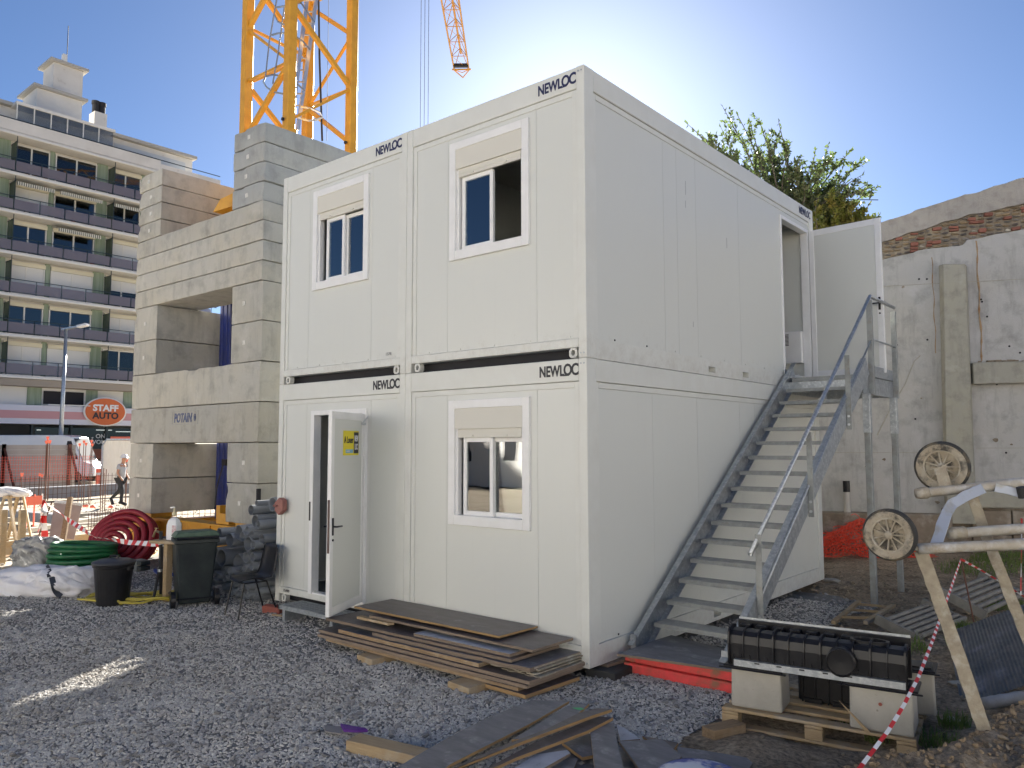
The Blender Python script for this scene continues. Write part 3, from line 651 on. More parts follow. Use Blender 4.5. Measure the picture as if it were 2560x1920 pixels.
m=MB();m.box(.975,4.85,2.64,.983,6.3,2.862);m.box(.94,4.85,2.632,.983,6.3,2.64);m.box(.03,4.86,2.66,.036,6.3,2.862);m.box(.04,6.285,2.64,.975,6.291,2.862);m.box(.04,4.752,2.66,.975,4.757,2.815);m.build('landing_beam',GALV,t)
m=MB();m.box(.99,5.12,2.876,.996,6.29,3.02);m.build('kick_plate',GALV,t)
m=MB();m.box(.02,4.82,2.885,.1,5.83,2.9);m.box(.012,4.70,2.82,.02,4.78,3.0);m.build('door_threshold',ALU,t)
for ya in (4.93,6.2):
    zg=gzf(1.0,ya);m=MB();m.box(.96,ya-.04,zg-.03,1.035,ya+.035,2.2);m.build('leg',GALVT,t,bevel=.006)
    m=MB();m.box(.953,ya-.047,2.12,1.042,ya+.042,2.63);m.tube((1.0,ya-.047,2.4),(1.0,ya-.06,2.4),.015,8);m.build('leg_sleeve',GALV,t,bevel=.004)
# plywood and red timbers under the stair foot
def slabp(name,lab,cat,pts,z,th,mt,group=None,tilt=None,bevel=.002):
    """board whose outline runs through level points; tilt(x,y)->dz"""
    P=[gp(a,b,z) for a,b in pts];tl=tilt or (lambda p:0);c=sum(P,Vector())/len(P)
    V=[(p.x-c.x,p.y-c.y,p.z-c.z+tl(p)) for p in P]+[(p.x-c.x,p.y-c.y,p.z-c.z+tl(p)-th) for p in P];n=len(P)
    m=MB().add(V,[tuple(range(n))[::-1]]+[tuple(range(n,2*n))]);m.cur=1 if isinstance(mt,(list,tuple)) else 0
    m.add([],[]);
    m.f+= [(i,(i+1)%n,n+(i+1)%n,n+i) for i in range(n)];m.mi+=[m.cur]*n
    o=m.build(name,mt);o.location=c
    import bmesh
    bm=bmesh.new();bm.from_mesh(o.data);bmesh.ops.recalc_face_normals(bm,faces=bm.faces);bm.to_mesh(o.data);bm.free()
    return tag(o,lab,cat,group)
slabp('plywood_board','stained dark plywood sheet under the stair foot on the red timbers','plywood sheet',[(1333,1412),(1408,1385),(1450,1372),(1640,1420),(1640,1458),(1580,1447)],.105,.02,[FILMG,PLYE2])
for i,(z0,dy,lab) in enumerate(((-.1,0,'lower fluorescent red timber half buried in the gravel before the stair'),(-.005,.02,'upper fluorescent red timber directly under the stained plywood'))):
    m=MB().box(-.56,0,0,.56,.2,.088);o=m.build('red_timber',RED,bevel=.012,seg=2);o.location=(.62-.0*i+.02,.44+dy,z0);o.rotation_euler=(0,0,.025);tag(o,lab,'timber')
def slabbox(name,lab,cat,loc,d,mt,rz=0,rot=None,bevel=.004,group=None):
    m=MB().box(-d[0]/2,-d[1]/2,0,d[0]/2,d[1]/2,d[2]);o=m.build(name,mt,bevel=bevel);o.location=loc;o.rotation_euler=rot or (0,0,rz);return tag(o,lab,cat,group)
slabbox('support_pad','dark timber packing under the near cabin corner','packing',(.02,.42,-.12),(.3,.62,.09),mat('tarred_timber',(.05,.05,.048),.8,bump=.3,bsc=30),.05)
slabbox('packing_board','thin pale board between the cabin corner and its packing','board',(-.06,.5,-.03),(.24,.5,.026),PLYE2,-.1)
# ---------------------------------------------------------------- stack of shuttering planks
rows=[ # name-label, x0,x1,y0,y1,z,th,rot,mats
('long board on top of the cabin-side stack, chalk mark on it',-2.62,-.58,-.52,.0,.255,.02,-.0,[FILM,PLYE],'top'),
('second board of the stack, sticking out right under the top board',-2.3,-.16,-.58,-.02,.215,.022,.0,[FILM,PLYE2],''),
('short pale-edged batten between the upper boards at their left end',-2.45,-1.95,-.62,-.55,.19,.024,.0,[WOODL,WOODL],''),
('bluish white coated board showing at the right of the stack',-1.55,-.35,-.66,-.1,.165,.026,.01,[FILMW,PLYE2],''),
('long brown board below the bluish white one',-2.85,-.3,-.7,-.05,.135,.026,.008,[FILM,PLYE2],''),
('ragged edged cement-crusted board at the right of the stack',-2.1,-.1,-.72,.0,.1,.034,.005,[FILMG,PLYE2],''),
('grey board slab in the middle of the stack',-2.6,-.62,-.74,-.1,.06,.036,-.004,[FILMG,WOOD],''),
('dark film-faced board low in the stack',-2.9,-.05,-.76,.02,.02,.03,.0,[FILM,PLYE2],''),
('brown edged board second from the bottom of the stack',-2.86,-.07,-.79,.0,-.012,.03,.01,[FILM,PLYE2],''),
('bottom long board of the stack resting on two cribs',-2.75,-.15,-.78,-.04,-.044,.03,-.004,[FILMG,WOOD],''),
('short dark board end at the bottom right corner of the stack',-.75,-.04,-.8,-.1,-.078,.032,-.03,[FILM,PLYE],'')]
def board(lab,x0,x1,y0,y1,z,th,rz,mts,cat='shuttering board',grp='shuttering boards stacked against the cabin',ragged=0):
    w,d=(x1-x0)/2,(y1-y0)/2;nx=14;rr=random.Random(lab)
    up=[(-w+2*w*i/nx,-d+rr.uniform(0,ragged)) for i in range(nx+1)];dn=[(w-2*w*i/nx,d) for i in range(nx+1)]
    if ragged: up[-1]=(w-.02,up[-1][1])
    pl=up+dn;m=MB();n=len(pl)
    m.add([(a,b,0) for a,b in pl]+[(a,b,-th) for a,b in pl],[tuple(range(n)),tuple(range(n,2*n))[::-1]]);m.cur=1
    m.f+=[(i,n+i,n+(i+1)%n,(i+1)%n) for i in range(n)];m.mi+=[1]*n
    o=m.build('shuttering_board',mts,bevel=.002);o.location=((x0+x1)/2,(y0+y1)/2,z);o.rotation_euler=(0,0,rz);return tag(o,lab,cat,grp)
for r in rows:
    z=r[5]+.035; board(r[0],r[1],r[2],r[3],r[4],z,r[6],r[7],r[8],ragged=.03 if 'ragged' in r[0] else .006)
for i in range(0):
    slabbox('cement_crust',f"{['upper','second','third','lowest'][i]} crumbly pale cement crust on the right end of the stack",'cement crust',(-.13+.02*(i%2),-.42+.02*i,.105-i*.032),(.06,.5,.02),MUD,.05*(i-1),bevel=.008)
for i_,(a_,b_,c_) in enumerate(((-.62,-.09,.131),(-.55,-.07,.112),(-.6,-.08,.083),(-.5,-.05,.06))): board(f"{['upper','second','third','lowest'][i_]} ragged cement-crusted sheet edge at the right end of the stack",a_,b_,-.66,.0,c_,.013,.015*(i_-1),[MUD,MUD],'crusted sheet','crusted sheets in the board stack',.05)
slabbox('timber_crib','left timber block under the cabin-side board stack','timber block',(-1.95,-.74,-.13),(.26,.34,.09),WOODL,-.1)
slabbox('timber_crib','right timber block under the cabin-side board stack','timber block',(-.66,-.78,-.125),(.28,.36,.085),WOODL,-.1)
# ---------------------------------------------------------------- loose timber and boards in the foreground
slabbox('timber_beam','pale squared timber lying on the gravel at the bottom, left of the board pile','timber',(-.02,-2.26,gzf(0,-2.2)),(.66,.15,.085),WOODL,.2)
m=MB();m.path([gp(700,1574,-.06),gp(740,1577,-.05),gp(795,1578,-.04)],.02,6);V=m.v
m=MB();P=[gp(735,1568,-.05),gp(742,1588,-.07),gp(770,1590,-.07),gp(795,1585,-.06),gp(790,1576,-.045),gp(760,1570,-.04)]
c=P[0].copy();m.prism([(p.x-c.x,p.y-c.y) for p in P],0,.02);o=m.build('purple_strap',mat('purple_webbing',(.1,.02,.22),.7),bevel=.004);o.location=c;tag(o,'scrap of purple webbing beside the pale timber on the gravel','strap')
P=[gp(700,1570,-.06),gp(702,1582,-.06),gp(738,1588,-.06),gp(738,1572,-.06)];c=P[0].copy();m=MB().prism([(p.x-c.x,p.y-c.y) for p in P],0,.01);o=m.build('cloth_scrap',mat('grey_cloth',(.25,.24,.23),.9));o.location=c;tag(o,'grey cloth scrap left of the purple webbing','cloth')
def K1(x,y): return ((800+x/3.253)/KQ,(1480+y/3.253)/KQ)
def K2(x,y): return ((1400+x/3.687)/KQ,(1560+y/3.687)/KQ)
KQ=2560/2212
PG='broken shuttering boards heaped in the foreground'
slabp('loose_board','large grey-brown board at the left of the foreground pile, chalk scratches on it','board',[K1(330,1600),K1(880,1275),K1(1180,1110),K1(1440,990),K1(1720,878),K1(2025,888),K1(1700,1075),K1(1060,1400),K1(800,1600)],.03,.018,[FILMG,PLYE],PG)
slabp('loose_board','narrow board with a bright green paint mark near the top of the pile','board',[K1(1560,1200),K1(2015,925),K1(2190,905),K1(2080,1005),K1(1700,1190)],.035,.018,[FILMG,PLYE],PG)
slabp('loose_board','upper long brown board with a bright yellow cut edge in the pile','board',[K1(900,1520),K1(1400,1280),K1(1830,1120),K1(2100,985),K2(345,775),K2(480,785),K1(2212,1005),K1(1660,1210),K1(1060,1440),K1(930,1500)],.11,.02,[FILM,PLYE],PG)
slabp('loose_board','lower long board with a yellow edge, below the upper long one','board',[K1(1200,1520),K1(1750,1220),K2(0,1000),K2(330,850),K2(490,862),K2(250,985),K2(0,1080),K1(1600,1345),K1(1300,1480)],.065,.02,[FILM,PLYE],PG)
slabp('loose_board','grey board with a yellow broken corner under the plank pile','board',[K2(20,1090),K2(250,1000),K2(350,1040),K2(300,1210),K2(205,1228)],-.01,.02,[FILMG,PLYE],PG)
slabp('loose_board','narrow weathered plank with white drips standing across the pile','plank',[K2(270,930),K2(500,910),K2(530,1100),K2(600,1400),K2(330,1400)],.045,.02,[FILMG,WOOD],PG)
slabp('loose_board','pale whitish board behind the weathered plank','board',[K2(520,930),K2(600,960),K2(740,1060),K2(555,1075)],-.03,.018,[FILMW,PLYE2],PG)
slabp('loose_board','pale grey plate with two nail holes in the foreground pile','board',[K2(545,1080),K2(945,1060),K2(1120,1215),K2(1000,1400),K2(780,1400)],.01,.018,[FILMG,PLYE2],PG)
slabp('loose_board','dark board end poking out right of the pale grey plate','board',[K2(760,1030),K2(1030,1080),K2(1090,1095),K2(1050,1150),K2(900,1130)],-.045,.018,[FILM,PLYE],PG)
slabp('loose_board','rough split board end at the bottom right of the pile','board',[K2(1080,1130),K2(1300,1160),K2(1720,1230),K2(1775,1280),K2(1700,1400),K2(1100,1400)],-.035,.02,[FILMG,PLYE2],PG)
slabp('loose_board','bluish splintered board at the bottom of the pile','board',[K1(1480,1500),K1(1750,1320),K1(2010,1285),K1(2035,1310),K1(1700,1500)],.03,.018,[FILMW,PLYE2],PG)
slabp('loose_board','small broken plywood corner near the bottom edge','board',[K1(1880,1500),K1(2040,1350),K1(2100,1350),K1(2060,1440)],-.02,.018,[FILMG,PLYE2],PG)
slabp('loose_board','dark grey sheet lying lowest, under all the broken boards','board',[K1(1500,1560),K1(1800,1260),K2(200,1060),K2(520,1120),K2(960,1200),K2(1020,1460)],-.06,.018,[FILMG,PLYE2],PG)
P=gp(*K1(2100,930),.055);m=MB().prism([(-.05,-.01),(.0,.035),(.045,.02),(.01,-.02)],0,.001);o=m.build('paint_mark',mat('green_spray',(.1,.5,.2),.6),bpy.data.objects['loose_board.001'],world=False);o.location=P-bpy.data.objects['loose_board.001'].location+Vector((0,0,-.018))
# round blue and white lid
c=gp(*K2(1290,1420),-.0);t=thing('painted_disc','round blue and white paint-spattered disc at the bottom edge','disc',c)
m=MB().lathe([(.235,-.02),(.245,0),(.24,.02),(.2,.035),(.1,.045),(.001,.048)],40);m.build('disc',mat('blue_white_paint',(.75,.77,.8),.45,c2=(.06,.12,.42),sc=5,lo=.47,hi=.56,c3=(.5,.47,.35),sc3=7,lo3=.6,hi3=.68),t,smooth=True,world=False)
m=MB().lathe([(.242,-.025),(.255,-.01),(.255,.012),(.238,.022)],40,cap=False);m.build('rim',mat('blue_rim',(.07,.12,.36),.5,c2=(.5,.5,.52),sc=7),t,smooth=True,world=False)
# ---------------------------------------------------------------- pallet with concrete blocks and drainage channels
PA=.148;Tp=Matrix.Translation((1.38,-.30,-.1))@Matrix.Rotation(PA,4,'Z')
zg=-.085
t=thing('wooden_pallet','wooden pallet carrying concrete blocks and black drainage channels','pallet',(1.38,-.3,-.1))
PL,PW=1.28,.84
def pb(n,a,b,c,d,e,f): MB().box(a,b,c,d,e,f,Tp).build(n,WOODL,t,bevel=.004)
for i,(y,w) in enumerate(((0,.1),(.19,.1),(.36,.1),(.54,.1),(.74,.1))): pb('deck_board',0,y,.122,PL,y+w,.144)
for x in (0,PL/2-.06,PL-.12): pb('cross_board',x,0,.1,x+.12,PW,.12)
for x in (0,PL/2-.06,PL-.12):
    for y in (0,PW/2-.05,PW-.1): pb('pallet_block',x,y,.022,x+.12,y+.1,.098)
for y in (0,PW/2-.05,PW-.1): pb('bottom_board',0,y,0,PL,y+.1,.021)
BC=mat('precast_block',(.44,.42,.37),.85,c2=(.36,.345,.3),sc=4,c3=(.25,.23,.2),sc3=26,lo3=.66,hi3=.72,bump=.4,bsc=40,bdist=.008)
def cblock(lab,x,y,dx,dy,h,rz=0):
    m=MB();b=.003;V=[(-dx/2-b,-dy/2-b,0),(dx/2+b,-dy/2-b,0),(dx/2+b,dy/2+b,0),(-dx/2-b,dy/2+b,0),(-dx/2+b,-dy/2+b,h),(dx/2-b,-dy/2+b,h),(dx/2-b,dy/2-b,h),(-dx/2+b,dy/2-b,h)]
    m.add(V,[(0,3,2,1),(4,5,6,7),(0,1,5,4),(1,2,6,5),(2,3,7,6),(3,0,4,7)]);o=m.build('concrete_block',BC,bevel=.018,seg=2)
    o.location=Tp@Vector((x,y,.145));o.rotation_euler=(0,0,PA+rz);return tag(o,lab,'concrete block','concrete blocks on the pallet')
cblock('left concrete block on the pallet, next to the red timbers',.235,.2,.36,.3,.285,.03)
b2=cblock('right front concrete block on the pallet, with a small red dot',1.07,.18,.39,.32,.29,0)
MB().lathe([(.012,0),(.012,.002)],10,frm((.0,-.172,.19),(1,0,0),(0,-.03,1))).build('red_dot',BRICKR,b2,world=False)
cblock('third concrete block at the back right of the pallet, behind the black channel end',1.2,.68,.3,.28,.3,.1)
def channel(lab,x0,y0,z0,L=1.0,back=.28):
    """drainage channel body lying on its side rim: ribbed half round trough"""
    t=thing('drainage_channel',lab,'drainage channel',Tp@Vector((x0,y0,z0)),PA)
    prof=[(0,0),(-.01,.03),(-.012,.15),(.0,.205),(.03,.235),(.1,.245),(.19,.225),(.2,.2)]
    V=[];F=[];n=len(prof)
    for i in range(2):
        for (a,b) in prof: V.append((i*L,a,b))
    for k in range(n-1): F.append((k,k+1,n+k+1,n+k))
    m=MB().add(V,F);o=m.build('trough',BLK,t,world=False);s=o.modifiers.new('solid','SOLIDIFY');s.thickness=.008;s.offset=1
    for i in range(12):
        x=i*L/11*.985;big=i in (0,3,6,9,11)
        m=MB();r=.026 if big else .016
        P=[(a-r,b+(r if b>.2 else 0)) for a,b in prof]+[(a,b) for a,b in prof[::-1]]
        m.prism([(p[0],p[1]) for p in P],0,.012 if big else .007,Matrix(((0,0,1,x),(1,0,0,0),(0,1,0,0),(0,0,0,1))));m.build('rib',BLK,t,world=False)
    for i in range(19):
        x=.03+i*L/19.5
        MB().box(x,-.024,.0,x+.006,-.01,.075).build('small_rib',BLK,t,world=False)
    # round outlet boss and top opening
    m=MB();M=frm((.66*L,-.03,.125),(1,0,0),(0,0,1));m.lathe([(.085,-.03),(.098,-.03),(.098,.04),(.088,.045),(.085,.035),(.001,.03)],26,M);m.build('outlet_boss',BLK,t,world=False,smooth=False)
    m=MB();m.lathe([(.07,0),(.085,0),(.085,.02),(.07,.02),(.07,0)],24,Matrix.Translation((.8*L,.1,.243))@Matrix.Diagonal((1.5,.8,1,1)),cap=False);m.build('top_opening',BLK,t,world=False)
    m=MB();m.box(0,back-.03,.0,L,back,.27)
    for i in range(8): m.box(.03+i*.12,back-.1,.2,.11+i*.12,back-.03,.25)
    m.build('rim_web',BLK,t,world=False,bevel=.004)
    m=MB();m.box(.002,back+.001,.25,L-.002,back+.006,.285);m.build('steel_edge',GALV,t,world=False)
    m=MB();m.box(.05,-.06,.0,L-.01,-.054,.045)
    m.box(.05,-.054,.04,L-.01,-.02,.045);o=m.build('steel_edge_strip',GALV,t,world=False)
    for i in range(5): MB().box(.2+i*.155,-.062,.03,.235+i*.155,-.0595,.04).build('slot',DARK,t,world=False)
    return t
channel('black ribbed plastic drainage channel lying across the two front concrete blocks',.05,.05,.455,1.19)
t=thing('drainage_channel','second black drainage channel standing on the pallet behind the front blocks','drainage channel',Tp@Vector((.45,.45,.145)),PA,group='drainage channels')
m=MB();m.box(0,0,0,.62,.25,.285);m.build('body',BLK,t,world=False,bevel=.012)
for i in range(7): MB().box(.03+i*.09,-.02,0,.04+i*.09,0,.28).build('rib',BLK,t,world=False)
for i in range(3): MB().box(.05+i*.2,-.03,.0,.17+i*.2,-.001,.03).build('foot',BLK,t,world=False)
for k,(x,y,w,lab) in enumerate(((.02,.03,.42,'black plastic pad between the left concrete block and the channel'),(.84,.03,.46,'black plastic pad between the right front block and the channel'),(1.03,.54,.34,'black slotted plastic tray on the back right concrete block'))):
    t=thing('plastic_pad',lab,'pad',Tp@Vector((x,y-.035,.432 if k<2 else .447)),PA)
    m=MB();m.box(0,0,0,w,.28,.022);m.box(-.03,-.02,0,w+.03,.0,.01);m.build('plate',BLK,t,world=False,bevel=.004)
    for i in range(4): MB().box(.03+i*w/4.4,.05,.0225,.03+i*w/4.4+.05,.2,.034).build('raised_rib',BLK,t,world=False)
m=MB().add([Tp@Vector(p) for p in ((.98,-.03,.15),(1.01,-.03,.15),(.825,-.05,.33),(.82,-.05,.335))]+[Tp@Vector(p) for p in ((.98,-.015,.15),(1.01,-.015,.15),(.825,-.04,.33),(.82,-.04,.335))],[(0,1,2,3),(4,7,6,5),(0,4,5,1),(1,5,6,2),(2,6,7,3),(3,7,4,0)])
o=m.build('wood_splinter',WOODL);tag(o,'thin pale wood splinter leaning on the right front concrete block','splinter')
slabbox('support_beam','squared timber propping the left end of the pallet','timber',(1.5,-.34,-.2),(.42,.12,.1),WOODL,1.25)
slabbox('support_beam','shorter timber lying on top of the propping timber at the pallet corner','timber',(1.47,-.46,-.1),(.3,.13,.075),WOOD,1.2)
# ---------------------------------------------------------------- upturned wheeled frame at the right
t=thing('wheeled_frame','upturned cement-crusted steel frame on two muddy wheels at the right edge','mixer frame',(3.1,-.3,-.05))
MUDT=mat('muddy_tyre_wall',(.36,.31,.23),.9,c2=(.07,.065,.055),sc=13,lo=.46,hi=.6,c3=(.45,.41,.33),sc3=6,bump=.5,bsc=40)
def wheel(c,r,ax,lab=None):
    M=Vector(ax).to_track_quat('Z','Y').to_matrix().to_4x4();M.translation=c
    w=MB().lathe([(r*.9,-.027),(r*.97,-.022),(r,-.01),(r,.01),(r*.97,.022),(r*.9,.027),(r*.66,.02),(r*.62,.0),(r*.66,-.02),(r*.9,-.027)],36,M,cap=False).build('tyre',TYRE,t,smooth=True)
    for s_ in (-1,1): MB().lathe([(r*.66,.022*s_),(r*.8,.032*s_),(r*.9,.029*s_)],36,M,cap=False).build('muddy_sidewall',MUDT,w,smooth=True)
    MB().lathe([(r*.6,-.02),(r*.67,-.022),(r*.67,.022),(r*.6,.02),(r*.6,-.02)],30,M,cap=False).build('rim',MUD,w)
    MB().lathe([(.001,.0),(r*.16,.0),(r*.16,.03),(r*.1,.036),(.001,.036)],14,M).build('hub',MUD,w)
    MB().lathe([(.001,-.012),(r*.62,-.012),(r*.62,-.004),(.001,-.004)],24,M).build('disc',MUDT,w)
    for k in range(11):
        a=2*math.pi*k/11;d=Vector((math.cos(a),math.sin(a),0))
        m=MB().beam(d*r*.12,d*r*.61,.008,.026,up=(0,0,1));m.v=[tuple(M@Vector(p)) for p in m.v];m.build('spoke',MUD,w)
    return w
v1=(CAM-at(1922,1155,4.75)).normalized()
ax1=(v1-R_*.42-U_*.16).normalized()
wheel(at(1922,1155,4.75),.158,ax1);wheel(at(2035,1008,5.3),.172,(v1-R_*.25-U_*.22).normalized())
rr=random.Random(4);wb=lambda i:1+.05*rr.uniform(-1,1)
def seg(a,b,n=12): return [a.lerp(b,i/n) for i in range(n+1)]
A0,A1=at(1992,1065,5.2),at(2360,1028,5.05)
MB().path(seg(A0,A1),.033,12,wob=wb).build('upper_tube',CRUST,t,smooth=True)
d=(A1-A0).normalized();MB().path([A0-d*.04,A0-d*.01,A0+d*.03,A0+d*.04],.04,12,wob=lambda i:(.8,1,1,.85)[i]).build('tube_cap',MUD,t,smooth=True)
B0,B1=at(2066,1152,4.95),at(2360,1131,4.8)
MB().path(seg(B0,B1),.032,12,wob=wb).build('middle_tube',CRUST,t,smooth=True)
MB().path([B0-d*.05,B0-d*.02,B0+d*.05,B0+d*.06],.04,12,wob=lambda i:(.75,1.05,1,.8)[i]).build('tube_cap',MUD,t,smooth=True)
C0,C1=at(1982,1186,4.8),at(2360,1168,4.65)
MB().path(seg(C0,C1),.033,12,wob=wb).build('lower_tube',CRUST,t,smooth=True)
def strapbar(n,pts,w,th,mt,rag=0):
    "flat bar through points, facing the yard, optionally with a ragged crust edge"
    m=MB();P=[]
    for i in range(len(pts)-1):
        k=max(2,int((pts[i+1]-pts[i]).length/.025))
        P+=[pts[i].lerp(pts[i+1],j/k) for j in range(k)]
    P.append(pts[-1]);V=[]
    nrm=(CAM-P[len(P)//2]).normalized()
    for i,p in enumerate(P):
        d=(P[min(i+1,len(P)-1)]-P[max(i-1,0)]).normalized();s=d.cross(nrm).normalized()
        e=rag*(.6+1.6*float(fbm(np.array([i*.33+w*99]),np.array([.5]),3,3)[0]))+rr.uniform(0,rag*.25);q=rr.uniform(0,rag*.12)
        V+=[p-s*(w/2+q)+nrm*th/2,p+s*(w/2+e)+nrm*th/2,p+s*(w/2+e)-nrm*th/2,p-s*(w/2+q)-nrm*th/2]
    F=[(0,1,2,3)]
    for i in range(len(P)-1):
        a=i*4
        for k in range(4): F.append((a+k,a+(k+1)%4+0,a+4+(k+1)%4,a+4+k))
    a=(len(P)-1)*4;F.append((a+3,a+2,a+1,a));m.add(V,F);return m.build(n,mt,t,bevel=.003)
strapbar('bent_strap',[at(2125,1055,5.12),at(2085,1073,5.05),at(2058,1089,5.0),at(2046,1107,4.96),at(2022,1180,4.82)],.06,.02,CRUSTB,.008)
g=gp(2190,1700,0)
strapbar('bent_strap',[at(2150,1052,5.1),at(2230,1072,5.0)],.05,.02,CRUSTB,.008)
strapbar('leg',[at(1990,1190,4.8),at(2075,1425,4.78),at(2165,1690,4.72)],.072,.03,MUD,.007)
strapbar('leg',[at(2100,1068,5.2),at(2128,1150,5.18),at(2240,1430,5.12),at(2330,1665,5.02)],.062,.03,MUD,.006)
strapbar('wheel_bracket',[at(2030,1008,5.24),at(2044,1052,5.2)],.07,.018,MUD,.006)
MB().beam(at(1922,1155,4.78),C0,.03,.03).build('axle',MUD,t)
MB().path([A1,at(2375,1090,4.95),B1],.03,8).build('cross_tube',CRUST,t);MB().path([B1,C1],.03,8).build('cross_tube',CRUST,t)
MB().path([at(2206,1052,5.0),at(2211,1075,5.0)],.03,10).build('rubber_grip',RUBBER,t)
MB().tube(at(2040,1010,5.22),at(2033,1008,5.3),.02,10).build('axle',MUD,t)
# ---------------------------------------------------------------- corrugated panel, slatted trays, ladder, tapes
def corrug(name,lab,cat,P0,ex,ey,w,h,n,amp,mt,th=.004,part=None,grp=None):
    ex=Vector(ex).normalized();nz=ex.cross(Vector(ey)).normalized();ey=nz.cross(ex);V=[];F=[];k=n*4
    for j in range(2):
        for i in range(k+1):
            V.append(tuple(ex*(w*i/k)+ey*(h*j)+nz*(amp*math.sin(2*math.pi*i/4+.3))))
    for i in range(k): F.append((i,i+1,k+2+i,k+1+i))
    o=MB().add(V,F).build(name,mt,part,world=False)
    if not part: o.location=P0
    else: o.location=P0
    s=o.modifiers.new('solid','SOLIDIFY');s.thickness=th
    if lab: tag(o,lab,cat,grp)
    return o
CORR=mat('grey_corrugated',(.2,.195,.185),.85,c2=(.1,.105,.11),sc=8,c3=(.3,.3,.3),sc3=4)
a=gp(2082,1522,.0);b=gp(2215,1478,.08);c=at(2160,1385,6.6)
a=at(2076,1525,6.0);b=at(2225,1318,6.9);c=at(2290,1455,5.7);corrug('corrugated_sheet','blue-grey corrugated fibre sheet leaning on the earth at the right edge','corrugated sheet',a,c-a,b-a,(c-a).length,(b-a).length,24,.006,CORR)
SLAT=mat('weathered_grey_slat',(.26,.25,.22),.9,c2=(.18,.17,.15),sc=8,bump=.3,bsc=30)
def slats(lab,a,b,h,n,w):
    t=thing('slatted_tray',lab,'slatted tray',a)
    a=Vector(a);b=Vector(b);d=(b-a).normalized();s=Vector((-d.y,d.x,0))
    for k in range(n):
        o=s*(k*w*1.5)+Vector((0,0,.05+h*k/n));MB().tube(a+o,b+o,w/2,8).build('slat',SLAT,t)
    e=s*(n*w*1.5)+Vector((0,0,.05+h))
    MB().beam(a,a+e,.05,.1).build('side_board',SLAT,t);MB().beam(b,b+e,.05,.1).build('side_board',SLAT,t)
slats('low grey slatted concrete tray lying on the earth beyond the tape',gp(1990,1385,.0),gp(2085,1345,.02),.1,6,.05)
slats('upper grey slatted tray tilted beside the first one at the right edge',gp(2130,1330,.1),gp(2215,1290,.12),.16,6,.055)
t=thing('wooden_ladder','short broken wooden ladder lying on rubble behind the black channel','ladder',gp(1860,1325,0))
a,b=gp(1800,1345,-.02),gp(1855,1300,-.0);c,d=gp(1870,1345,.04),gp(1930,1308,.06)
MB().beam(a,b,.05,.035).build('rail',WOODL,t);MB().beam(c,d,.05,.035).build('rail',WOODL,t)
for q in (.25,.6,.9): MB().beam(a.lerp(b,q),c.lerp(d,q),.04,.025).build('rung',WOODL,t)
def tape(name,lab,cat,pts,w,per,sag=0,n=60,mts=None,tw=1.5):
    """hanging ribbon with red and white lengths"""
    L=[0]
    for i in range(len(pts)-1):L.append(L[-1]+(pts[i+1]-pts[i]).length)
    def P(s):
        for i in range(len(pts)-1):
            if s<=L[i+1]+1e-9:
                u=(s-L[i])/(L[i+1]-L[i]);return pts[i].lerp(pts[i+1],u)-Vector((0,0,sag*4*u*(1-u)))
    T=L[-1];n=max(n,int(T/per)*4);m=MB();V=[];F=[];base=pts[0]
    for i in range(n+1):
        s=T*i/n;p=P(min(s,T));a=math.sin(s*tw)*.9+.3;d=(P(min(s+.02,T))-P(max(s-.02,0))).normalized()
        x=d.cross(Vector((0,0,1))).normalized();u=x.cross(d);o=(u*math.cos(a)+x*math.sin(a))*w/2
        V+=[p-o-base,p+o-base]
    m.add(V,[])
    for i in range(n):
        m.f.append((2*i,2*i+1,2*i+3,2*i+2));m.mi.append(int(T*i/n/per)%2)
    o=m.build(name,[TR,TW]);o.location=base;s=o.modifiers.new('solid','SOLIDIFY');s.thickness=.0015
    return tag(o,lab,cat)
stake=at(2076,1208,8.2);sb=Vector((stake.x+.12,stake.y,gzf(stake.x,stake.y)))
m=MB().path([sb-Vector((0,0,.05)),stake],.008);o=m.build('rebar_stake',RUST);tag(o,'thin rusty stake holding the barrier tape beyond the wheeled frame','stake')
tape('barrier_tape','red and white tape running from the thin stake down to the bottom edge','barrier tape',[stake,at(2049,1286,7.0),at(2027,1348,6.2),at(2010,1396,5.6),at(1984,1463,5.0),at(1953,1522,4.65),at(1919,1578,4.4),at(1855,1662,4.1)],.021,.08,tw=.3)
tape('barrier_tape','red and white tape sagging right from the thin stake behind the frame','barrier tape',[stake,at(2120,1232,8.6),at(2215,1290,8.9)],.022,.1)
m=MB();p0=at(2208,1150,6.6);p1=gp(2205,1295,.1)
tape('barrier_tape','short upright length of red and white tape at the right edge','barrier tape',[at(2207,1120,6.5),at(2205,1285,6.5)],.03,.12)
o=MB().path(seg(gp(2125,1520,.06),gp(2240,1500,.1)),.045,10,wob=wb).build('grey_pipe',mat('dusty_grey_pipe',(.42,.43,.45),.6,c2=(.3,.29,.27),sc=7),smooth=True);tag(o,'dusty grey pipe lying on the earth below the corrugated sheet','pipe')
for i,(a,b,s,lab) in enumerate(((1795,1250,.3,'flat concrete slab piece at the far cabin corner'),(2075,1490,.18,'broken grey tile right of the pallet'),(1958,1480,.0,''),(2110,1470,.16,'lump of broken concrete beside the frame leg'),(2050,1560,.14,'flat stone in front of the pallet corner'))):
    if not s: continue
    p=gp(a,b,-.03);p.z=gzf(p.x,p.y);o=stone('concrete_fragment',50+i,s*.5,.3);_mats(o.data,BC);COL.objects.link(o);o.location=p+Vector((0,0,.02));tag(o,lab,'rubble')
# wood scraps right of pallet
slabbox('timber_offcut','short timber offcut among rubble right of the pallet','timber offcut',(2.78,-.05,gzf(2.78,-.05)+.005),(.16,.06,.04),WOODL,.4)
